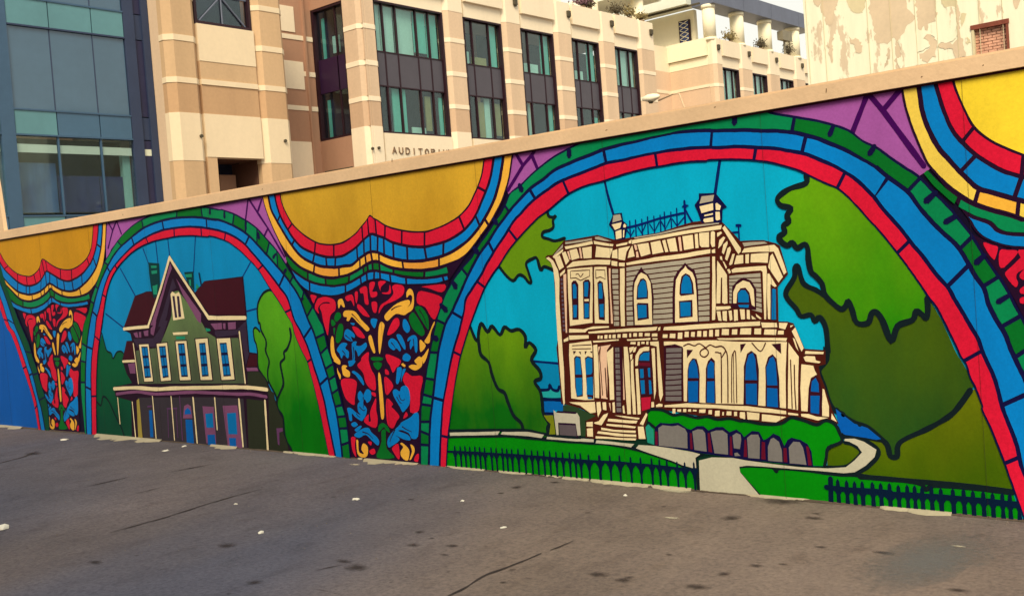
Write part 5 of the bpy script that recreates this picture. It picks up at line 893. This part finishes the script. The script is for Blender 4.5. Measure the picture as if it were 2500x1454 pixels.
def rp(name, mat, s, k):
    v = [float(t) for t in s.split()]; p = []
    for i in range(0, len(v), 2):
        q = on_y(1950+v[i]/PK, v[i+1]/PK, RY); p.append((q.x, q.z))
    p = dense(spline(p, True, 3), True, 0.05)
    p = [(x+0.10*mnoise((x*3, z*3, 2))+0.07*mnoise((x*11, z*11, 4))+0.03*mnoise((x*33, z*33, 4)), z+0.12*mnoise((x*3, z*3, 9))+0.08*mnoise((x*11, z*11, 6))+0.04*mnoise((x*33, z*33, 6))) for x, z in p]
    n = len(p); y0, y1 = RY, RY-0.004-0.001*k
    return RB(obj(name, [(x, y1, z) for x, z in p], [tuple(range(n))], mat))
PATCH = ['790 -200 1180 -200 1200 90 1260 190 1250 260 1190 340 1140 420 1100 470 1050 430 1020 460 970 490 870 500 850 400 820 300 810 180', '1310 -200 1510 -200 1530 60 1520 220 1470 260 1440 330 1400 310 1320 300', '280 -40 430 -40 410 100 400 280 330 290 290 230',
 '560 -60 740 -60 730 90 650 170 560 100', '1380 390 1440 350 1500 430 1510 520 1520 640 1440 700 1350 690 1330 620 1380 580 1440 500', '560 400 600 430 640 410 680 430 690 560 640 580 600 520', '330 460 380 430 380 680 350 690 340 560', '1580 -100 1740 -100 1740 60 1640 100 1600 60', '1740 120 1790 60 1790 400 1850 560 1840 640 1770 650 1720 640 1700 560 1560 560 1570 480 1700 470 1750 400',
 '1070 470 1100 480 1130 600 1110 760 1070 750', '990 540 1010 560 1000 740 975 740', '1800 180 1850 160 1850 260 1810 300', '2390 -60 2470 -60 2450 90 2400 60', '300 480 345 470 340 540 300 540', '170 -40 280 -40 250 70 200 60', '1850 400 1900 420 1900 500 1860 500']
for i, s in enumerate(PATCH): rp('bare_patch', BARE if i % 4 != 3 else GRIME, s, i % 9)
for s in ('1120 440 1180 370 1300 330 1340 330 1400 380 1390 440 1440 480 1400 540 1330 600 1360 720 1120 760 1120 560', '1500 260 1600 150 1640 170 1640 100 1730 90 1720 380 1700 450 1570 490 1530 560 1480 320'): rp('paint_flake', PAINTW, s, 12)
for k, x in enumerate((105, 290, 780, 1035, 1310, 1545, 1770, 2020, 2280)):
    p = on_y(1950+x/PK, 100, RY); RB(box('panel_seam', None, GRIME, p.x-0.006, p.x+0.006, RY-0.022, RY-0.016, -0.2, 13))
wi = RB(obj('bricked_window', *(lambda m: (m.v, m.f))(MB().box(WX0, WX1, RY+0.22, RY+0.4, WZ0, WZ1)), MORT))
mb = MB(); r = 0; z = WZ0
while z < WZ1-0.03:
    x = WX0 - (0.11 if r % 2 else 0)
    while x < WX1:
        a, b_ = max(x, WX0)+0.006, min(x+0.212, WX1)-0.004
        if b_-a > 0.03: mb.box(a, b_, RY+0.10+random.uniform(0, 0.02), RY+0.225, z+0.006, min(z+0.07, WZ1-0.002))
        x += 0.22
    z += 0.077; r += 1
tag(mb.build('brick', BRK, wi), kind='stuff')
LINT = solid('rusty_lintel', (140, 74, 54), 0.9, 0.25, 4); RB(box('lintel', None, LINT, WX0-0.06, WX1+0.05, RY-0.04, RY+0.12, WZ1-0.02, WZ1+0.10)); RB(box('window_jamb', None, LINT, WX1-0.03, WX1+0.03, RY-0.03, RY+0.1, WZ0, WZ1-0.02)); RB(box('window_jamb', None, GRIME, WX0-0.04, WX0+0.02, RY-0.03, RY+0.1, WZ0, WZ1-0.02))

# ================================================================== street lamp, floodlight, terrace plants
LY_ = 30.0
h0 = on_y(1200+1345/3.636, 905/3.636, LY_); h1 = on_y(1200+1495/3.636, 912/3.636, LY_); pe = on_y(1685, 285, LY_)
lamp = empty('street_lamp', (pe.x, LY_, 0)); tag(lamp, 'cobra-head street lamp on a curved arm rising just above the mural wall', 'street lamp')
def LPp(o): o.parent = lamp; o.matrix_parent_inverse = Matrix.Translation((-pe.x, -LY_, 0)); return o
WHT = solid('lamp_white', (250, 232, 192), 0.5, 0.05, 2); CONC = solid('lamp_pole', (214, 178, 136), 0.8, 0.08, 2)
LPp(MB().tube([(pe.x, LY_, 0), (pe.x, LY_, pe.z-0.3)], [0.11, 0.07], 12).build('pole', CONC, None, True))
LPp(MB().tube([(pe.x, LY_, pe.z-0.35), (pe.x-0.06, LY_, pe.z-0.1), (pe.x-0.35, LY_, h1.z+0.18), (h1.x+0.5, LY_, h1.z+0.2), (h1.x-0.05, LY_, h1.z+0.08)], 0.03, 8).build('arm', CONC, None, True))
cx = (h0.x+h1.x)/2; L = abs(h1.x-h0.x); zc = h0.z+0.06; v = []; f = []
for i, (u, w_, t, bt) in enumerate(((-.5, .03, .02, -.02), (-.44, .12, .10, -.05), (-.15, .17, .15, -.10), (.15, .14, .15, -.11), (.38, .08, .12, -.05), (.5, .04, .08, .0))):
    for a in range(10):
        th = 2*math.pi*a/10; zz = math.sin(th); v.append((cx+u*L, LY_+w_*math.cos(th), zc+(t if zz > 0 else -bt)*zz))
for i in range(5):
    for a in range(10): f.append((i*10+a, i*10+(a+1) % 10, (i+1)*10+(a+1) % 10, (i+1)*10+a))
f += [tuple(range(9, -1, -1)), tuple(50+a for a in range(10))]
LPp(obj('lamp_head', v, f, WHT, None, True)); LPp(MB().tube([(cx-0.02, LY_, zc-0.16), (cx-0.02, LY_, zc-0.08)], [0.06, 0.11], 10).build('lamp_lens', DOT, None, True))

p = on_x(1600+1520/4.847, 430/4.847, FX-0.3)
fl = empty('floodlight', (p.x, p.y, 16.3)); tag(fl, 'grey box floodlight on a short post on the far terrace parapet', 'floodlight')
fl_o = lambda o: (setattr(o, 'parent', fl), setattr(o, 'matrix_parent_inverse', Matrix.Translation((-p.x, -p.y, -16.3))), o)[2]
GR = solid('floodlight_grey', (142, 130, 104), 0.6, 0.1, 2)
fl_o(MB().box(p.x-0.2, p.x+0.25, p.y-0.75, p.y+0.75, p.z-0.35, p.z+0.3).box(p.x+0.25, p.x+0.3, p.y-0.8, p.y+0.8, p.z-0.4, p.z+0.35).build('housing', GR)); fl_o(MB().tube([(p.x, p.y, 16.2), (p.x, p.y, p.z-0.3)], 0.09, 8).build('post', GR))
LEAFM = solid('dry_leaf', (150, 130, 84), 0.9, 0.3, 3); LEAFD = solid('dark_leaf', (96, 84, 62), 0.9, 0.3, 3); LEAFP = solid('mauve_flower', (128, 92, 96), 0.9, 0.3, 3); POTM = solid('terracotta_pot', (140, 112, 84), 0.9, 0.1, 2)
PLANTS = [(1421, 12, 0.9, LEAFP, 'mauve flowering shrub in a pot on the terrace parapet, leftmost of the plants'), (1438, 20, 0.6, LEAFD, 'small dark shrub in a pot right beside the mauve flowering one'), (1504, 24, 0.8, LEAFD, 'dark potted shrub above the fourth window strip'), (1535, 36, 0.9, LEAFM, 'dry spreading potted shrub above the last window strip'), (1566, 42, 0.5, LEAFM, 'thin dry twiggy plant beside the pavilion corner column'),
 (1782, 95, 1.0, LEAFM, 'dry potted plant between the first two terrace columns of the far wing'), (1858, 112, 0.8, LEAFD, 'low dark potted plant at the second gap of the far wing terrace'), (1924, 128, 1.0, LEAFD, 'drooping plant in a pot below the floodlight')]
for px, py, s, m, lab in PLANTS:
    q = on_x(px, py, FX-0.35); rng = random.Random(px); e = empty('potted_plant', (q.x, q.y, 16.25)); tag(e, lab, 'plant', 'plants on the terrace parapet')
    mb = MB(); mb.tube([(0, 0, 0), (0, 0, 0.32)], [0.14, 0.2], 10); mb.build('pot', POTM, e); mb = MB()
    for k in range(5): mb.tube([(0, 0, 0.3), (rng.uniform(-.15, .15), rng.uniform(-.25, .25)*s, 0.3+0.3*s), (rng.uniform(-.3, .3), rng.uniform(-.6, .6)*s, 0.35+0.6*s)], [0.02, 0.015, 0.006], 5)
    mb.build('stem', LEAFD, e); mb = MB()
    for k in range(260):
        c = Vector((rng.gauss(0, .16), rng.gauss(0, .36)*s, 0.45+abs(rng.gauss(0, .3))*s)); a = Vector((rng.uniform(-1, 1), rng.uniform(-1, 1), rng.uniform(-1, 1))).normalized()*0.10; b_ = a.orthogonal().normalized()*0.04
        mb.add([c-a, c+b_, c+a, c-b_], [(0, 1, 2, 3)])
    mb.build('foliage', m, e)

# ================================================================== GROUND
m, nt, b = base_mat('old_asphalt')
g = alb((123, 106, 92)); n1 = noise_node(nt, 0.55, 6, 0.62); n2 = noise_node(nt, 2.4, 7, 0.7, mapscale=(1.6, 0.7, 1)); n3 = noise_node(nt, 34, 6, 0.8); n4 = noise_node(nt, 5.5, 3, 0.5, mapscale=(1, 0.5, 1)); n5 = noise_node(nt, 11, 2, 0.5)
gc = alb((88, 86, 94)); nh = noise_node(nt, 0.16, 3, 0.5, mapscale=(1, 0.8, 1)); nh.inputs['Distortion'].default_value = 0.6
c0 = ramp(nt, n1.outputs[0], [(0.28, mul(g, 0.70)), (0.5, mul(g, 1.0)), (0.74, mul(g, 1.22))]).outputs[0]
c1_ = ramp(nt, n2.outputs[0], [(0.32, (0.86, 0.86, 0.88, 1)), (0.62, (1.03, 1.03, 1.02, 1))]).outputs[0]
c2_ = ramp(nt, n3.outputs[0], [(0.34, (0.66, 0.66, 0.68, 1)), (0.5, (0.98, 0.98, 0.98, 1)), (0.68, (1.28, 1.25, 1.2, 1))]).outputs[0]
c3_ = ramp(nt, n4.outputs[0], [(0.56, (1, 1, 1, 1)), (0.80, (0.74, 0.72, 0.71, 1))]).outputs[0]
c4_ = ramp(nt, n5.outputs[0], [(0.72, (1, 1, 1, 1)), (0.78, (0.5, 0.48, 0.46, 1))]).outputs[0]
cool_shade = ramp(nt, nh.outputs[0], [(0.46, (0, 0, 0, 1)), (0.64, (1, 1, 1, 1))]).outputs[0]  # bluish shade of the left side worked into the asphalt by broad noise
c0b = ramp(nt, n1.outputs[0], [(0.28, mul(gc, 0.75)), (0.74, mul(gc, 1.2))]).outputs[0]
c0 = mixc(nt, cool_shade, c0, c0b)
cc = mixc(nt, 1.0, c0, c1_, 'MULTIPLY'); cc = mixc(nt, 1.0, cc, c2_, 'MULTIPLY'); cc = mixc(nt, 1.0, cc, c3_, 'MULTIPLY'); cc = mixc(nt, 0.8, cc, c4_, 'MULTIPLY')
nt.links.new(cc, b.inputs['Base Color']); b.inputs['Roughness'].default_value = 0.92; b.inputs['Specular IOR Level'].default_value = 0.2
bump(nt, b, n3.outputs[0], 0.7, 0.006); ASPH = m
# one sheet to the horizon, finer and slightly uneven near the camera
def axis(a, b_, f0, f1, st_): 
    out = [a, -120.0, -60.0, -35.0]; x = f0
    while x <= f1+1e-6: out.append(x); x += st_
    return out + [30.0, 60.0, 140.0, b_]
ax = axis(-1500, 1500, -24, 8, 0.25); ay = [-1500, -100, -40, -15, -6] + [-3+0.25*i for i in range(40)] + [8, 15, 30, 60, 120, 1500]
V_ = []; F_ = []
for y in ay:
    for x in ax:
        near = 1.0 if (-24 <= x <= 8 and -3 <= y <= 6.75) else 0.0
        V_.append((x, y, near*(0.010*mnoise((x*0.7, y*0.7, 0))+0.004*mnoise((x*3, y*3, 2)))-0.006))
nx = len(ax)
for j in range(len(ay)-1):
    for i in range(nx-1): F_.append((j*nx+i, j*nx+i+1, (j+1)*nx+i+1, (j+1)*nx+i))
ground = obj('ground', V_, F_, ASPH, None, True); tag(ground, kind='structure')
def soft(key, c, dens):
    if key in MATS: return MATS[key]
    m, nt, b = base_mat(key); out = [n for n in nt.nodes if n.type == 'OUTPUT_MATERIAL'][0]
    b.inputs['Base Color'].default_value = alb(c); b.inputs['Roughness'].default_value = 0.95; b.inputs['Specular IOR Level'].default_value = 0.1
    tc = nt.nodes.new('ShaderNodeTexCoord'); vm = nt.nodes.new('ShaderNodeVectorMath'); vm.operation = 'SUBTRACT'; vm.inputs[1].default_value = (0.5, 0.5, 0.5)
    mp = nt.nodes.new('ShaderNodeMapping'); mp.inputs['Scale'].default_value = (1, 1, 0); nt.links.new(tc.outputs['Generated'], vm.inputs[0]); nt.links.new(vm.outputs[0], mp.inputs['Vector'])
    ln = nt.nodes.new('ShaderNodeVectorMath'); ln.operation = 'LENGTH'; nt.links.new(mp.outputs['Vector'], ln.inputs[0])
    n = noise_node(nt, 22, 4, 0.65); sub_ = nt.nodes.new('ShaderNodeMath'); sub_.operation = 'MULTIPLY_ADD'; sub_.inputs[1].default_value = 0.55; nt.links.new(n.outputs[0], sub_.inputs[0]); nt.links.new(ln.outputs['Value'], sub_.inputs[2])
    r = ramp(nt, sub_.outputs[0], [(0.36, (dens,)*3+(1,)), (0.72, (0, 0, 0, 1))])
    t = nt.nodes.new('ShaderNodeBsdfTransparent'); mx = nt.nodes.new('ShaderNodeMixShader'); nt.links.new(r.outputs[0], mx.inputs[0]); nt.links.new(t.outputs[0], mx.inputs[1]); nt.links.new(b.outputs[0], mx.inputs[2]); nt.links.new(mx.outputs[0], out.inputs[0])
    MATS[key] = m; return m
STRK = soft('tar_streak_stain', (60, 50, 47), 0.7); TARS = soft('oil_stain', (58, 48, 44), 0.6); CAULKS = soft('chalky_stain', (196, 182, 150), 0.8); WORN = soft('worn_patch', (112, 112, 106), 0.55)
# cracks, tar marks and pale smears on the pavement
CRK = solid('crack_dirt', (58, 48, 44), 0.95, 0.2, 6); TAR = solid('tar_mark', (78, 68, 64), 0.95, 0.2, 5); CAULK = solid('pale_mortar_smear', (176, 162, 130), 0.95, 0.10, 6, finescale=40)
def gz(x, y): return 0.010*mnoise((x*0.7, y*0.7, 0))+0.004*mnoise((x*3, y*3, 2))-0.006
def ground_strip(name, mat, P, w, z=0.004):
    p = [on_z(a, c_) for a, c_ in P]; p = [(q.x, q.y) for q in p]; p = spline(p, False, 8); d = dense(p, False, 0.04)
    d = [(x+0.012*mnoise((x*6, y*6, 1)), y+0.012*mnoise((x*6, y*6, 5))) for x, y in d]; n = len(d); Ls = []; Rs = []
    for i, (x, y) in enumerate(d):
        a = d[max(0, i-1)]; c_ = d[min(n-1, i+1)]; l = math.hypot(c_[0]-a[0], c_[1]-a[1]) or 1; k = w*0.5*(0.25+0.75*math.sin(math.pi*min(1, max(0.02, i/(n-1))))**0.5)*(0.75+0.6*mnoise((x*8, y*8, 8)))
        nx_, ny_ = -(c_[1]-a[1])/l*k, (c_[0]-a[0])/l*k; Ls.append((x+nx_, y+ny_, gz(x+nx_, y+ny_)+z)); Rs.append((x-nx_, y-ny_, gz(x-nx_, y-ny_)+z))
    return obj(name, Ls+Rs, [(i, i+1, n+i+1, n+i) for i in range(n-1)], mat, ground)
ground_strip('crack', CRK, [(1060, 1470), (1130, 1432), (1190, 1398), (1260, 1372), (1320, 1345)], 0.022); ground_strip('crack', CRK, [(1340, 1338), (1365, 1330), (1400, 1316)], 0.014)
ground_strip('crack', CRK, [(270, 1298), (330, 1280), (420, 1255), (500, 1230), (560, 1212), (640, 1190)], 0.020); ground_strip('tar_streak', STRK, [(190, 1192), (250, 1178), (330, 1160)], 0.07); ground_strip('tar_streak', STRK, [(290, 1214), (340, 1203), (410, 1184)], 0.035)
ground_strip('tar_streak', STRK, [(380, 1158), (460, 1144), (570, 1122)], 0.05); ground_strip('crack', CRK, [(0, 1128), (60, 1112), (90, 1100)], 0.03); ground_strip('tar_streak', STRK, [(740, 1398), (800, 1386), (875, 1374)], 0.02); ground_strip('tar_streak', STRK, [(560, 1454), (620, 1430), (680, 1428)], 0.015); ground_strip('tar_streak', STRK, [(750, 1434), (800, 1443), (840, 1454)], 0.012)
def blot(name, mat, px, py, rx, ry_, seed, z=0.0035):
    q = on_z(px, py); rng = random.Random(seed); n = 18; ph = rng.random()*9
    v = []
    for k in range(n):
        t = 2*math.pi*k/n; r = 1+0.5*mnoise((math.cos(t)*1.4+ph, math.sin(t)*1.4, seed)); x = q.x+rx*r*math.cos(t); y = q.y+ry_*r*math.sin(t); v.append((x, y, gz(x, y)+z))
    return obj(name, v, [tuple(range(n))], mat, ground)
for i, (a, c_, r) in enumerate(((1024, 1298, .035), (1008, 1329, .035), (1102, 1330, .035), (1084, 1352, .025), (1055, 1312, .02), (1228, 1417, .03), (1002, 1217, .03), (1222, 1202, .03), (1260, 1188, .04), (1355, 1176, .035), (1620, 1234, .02), (1633, 1350, .025), (1770, 1400, .04), (2004, 1333, .025), (1845, 1379, .035), (2155, 1346, .05), (1910, 1376, .02), (1700, 1430, .05), (80, 1105, .12), (230, 1370, .05), (560, 1330, .06), (620, 1420, .05), (1460, 1398, .045), (1522, 1412, .06), (1535, 1405, .03), (840, 1370, .05), (870, 1385, .06), (1990, 1262, .05), (1995, 1252, .03), (1785, 1262, .07), (1905, 1222, .12), (2340, 1440, .04))):
    blot('oil_spot', TARS, a, c_, 1.15*r*random.uniform(.8, 1.5), 1.15*r*random.uniform(.6, 1.0), i)
def smear(P, w, seed):
    """ridge of pale mortar squeezed out along the foot of the wall"""
    p = [on_z(a, c_) for a, c_ in P]; x0, x1 = p[0].x, p[-1].x; n = max(8, int(abs(x1-x0)/0.04)); v = []
    for i in range(n+1):
        x = x0+(x1-x0)*i/n; k = w*(0.35+0.65*math.sin(math.pi*i/n)**0.6)*max(0.05, 0.75+1.1*mnoise((x*4, seed, 0))+0.6*mnoise((x*19, seed, 3)))
        v += [(x, WY-0.003, 0.012), (x, WY-0.35*k, 0.010+0.004*mnoise((x*9, 2, seed))), (x, WY-k, gz(x, WY-k)+0.001)]
    return obj('mortar_smear', v, [(i*3+j, i*3+j+1, i*3+3+j+1, i*3+3+j) for i in range(n) for j in (0, 1)], CAULK, ground)
for i, (a, c_, d, e_, w_) in enumerate(((-60, 1036, 50, 1044, .14), (225, 1062, 390, 1076, .20), (505, 1088, 570, 1094, .12), (862, 1122, 1010, 1136, .12), (1085, 1140, 1180, 1150, .04), (1375, 1166, 1680, 1198, .06), (1790, 1212, 1960, 1230, .03), (2135, 1246, 2310, 1264, .07), (700, 1100, 850, 1114, .04), (1180, 1150, 1380, 1166, .02))): smear([(a, c_), (d, e_)], w_, i)
blot('chalk_stain', CAULKS, 1645, 1196, .16, .05, 51); blot('chalk_stain', CAULKS, 868, 1133, .07, .035, 52); blot('chalk_stain', CAULKS, 1640, 1262, .07, .03, 53); blot('chalk_stain', CAULKS, 2340, 1332, .04, .02, 54)
blot('worn_patch', WORN, 2262, 1350, .34, .60, 60, 0.0028)
# grit and crumbs along the foot of the wall and over the pavement
mb = MB(); rng = random.Random(5)
for k in range(1500):
    if k < 900: x = rng.uniform(-16, 0); y = WY - abs(rng.gauss(0.0, 0.09)) - 0.012
    else: x = rng.uniform(-13, 1); y = rng.uniform(1.5, 6.0)
    r = rng.uniform(0.002, 0.007)*(1.4 if rng.random() < .1 else 1); z = gz(x, y); a = rng.random()*6
    v = [(x+r*math.cos(a+t*2.09), y+r*math.sin(a+t*2.09), z-0.001) for t in range(3)] + [(x, y, z+r*0.9)]
    mb.add(v, [(0, 1, 3), (1, 2, 3), (2, 0, 3)])
gr_ = mb.build('grit', solid('grit_stone', (126, 112, 96), 0.95, 0.3, 30)); tag(gr_, 'fine pale grit scattered over the pavement and along the wall foot', 'grit', kind='stuff')
mb = MB(); n = 700                            # dark dirt line packed into the joint between wall and pavement
for i in range(n+1):
    x = -18+20*i/n; k = 0.012+0.022*max(0, mnoise((x*2.3, 4, 1)))+0.012*max(0, mnoise((x*13, 4, 7)))
    mb.v += [(x, WY-0.002, 0.010), (x, WY-k, gz(x, WY-k)+0.0015)]
mb.f = [(i*2, i*2+1, i*2+3, i*2+2) for i in range(n)]
mb.build('dirt_line', solid('packed_dirt', (88, 74, 60), 0.95, 0.25, 14), ground)
# litter
PAPER = solid('white_litter', (232, 222, 196), 0.9, 0.05, 8)
def scrap(px, py, r, lab, seed, hgt=0.4, grp=None):
    q = on_z(px, py); rng = random.Random(seed); z0 = gz(q.x, q.y)
    bm = bmesh.new(); bmesh.ops.create_icosphere(bm, subdivisions=2, radius=1.0); ph = rng.random()*20
    for vv in bm.verts:
        k = 0.75+0.55*mnoise((vv.co.x*2.2+ph, vv.co.y*2.2, vv.co.z*2.2)); vv.co = Vector((vv.co.x*r*k*rng.uniform(.92, 1.08), vv.co.y*r*k*0.8, max(-0.12, vv.co.z)*r*hgt*k))
    me = bpy.data.meshes.new('paper_scrap'); bm.to_mesh(me); bm.free(); me.materials.append(PAPER)
    o = bpy.data.objects.new('paper_scrap', me); C.objects.link(o); o.location = (q.x, q.y, z0+0.12*r*hgt); o.rotation_euler.z = rng.random()*6; tag(o, lab, 'litter', grp)
scrap(4, 1288, .075, 'crumpled white paper on the pavement cut by the left edge of the picture', 1, .5); scrap(869, 1215, .05, 'flat white paper scrap on the pavement in front of the flower column', 2, .25); scrap(637, 1298, .026, 'small round white scrap on the pavement below the left painted house', 3, .7)
scrap(1129, 1220, .022, 'tiny white scrap on the pavement in front of the mural lawn fence', 4, .4); scrap(1229, 1285, .026, 'pale flat scrap on the pavement near the middle of the picture', 5, .25); scrap(1526, 1207, .020, 'tiny white scrap on the pavement below the mansion steps', 6, .6)
scrap(405, 1099, .045, 'white scrap near the wall foot below the painted gabled house, left of two', 7, .35); scrap(450, 1088, .035, 'white scrap near the wall foot below the painted gabled house, right of two', 8, .35); scrap(158, 1072, .06, 'pale scrap near the wall foot at the far left flower column', 9, .3); scrap(575, 1227, .02, 'tiny pale fleck on the pavement beside the long crack', 10, .4)

# ================================================================== unseen building added behind the viewer to shade the left of the lot
BK = solid('added_block_brick', (150, 104, 84), 0.9, 0.12, 0.8, finescale=14)
sb = empty('added_shade_block', (-9, -12, 0)); tag(sb, 'tall plain brick building added unseen behind the viewer, shading the left of the pavement', 'building')
def SB(o): o.parent = sb; o.matrix_parent_inverse = Matrix.Translation((9, 12, 0)); return o
SB(box('wall', None, BK, -24, 3.8, -20, -6.8, -0.1, 13.6)); SB(box('added_block_cornice', None, CRS, -24.2, 4.0, -20.2, -6.6, 13.6, 14.2))
for i in range(7):
    for j in range(3): wq = SB(box('window', None, FRAME, -22.5+i*3.6, -21+i*3.6, -6.79, -6.7, 2+j*4.2, 4.2+j*4.2)); box('pane', wq, CW, -22.4+i*3.6, -21.1+i*3.6, -6.7, -6.68, 2.1+j*4.2, 4.1+j*4.2)  # windows of the added shade block
bpy.context.view_layer.update()
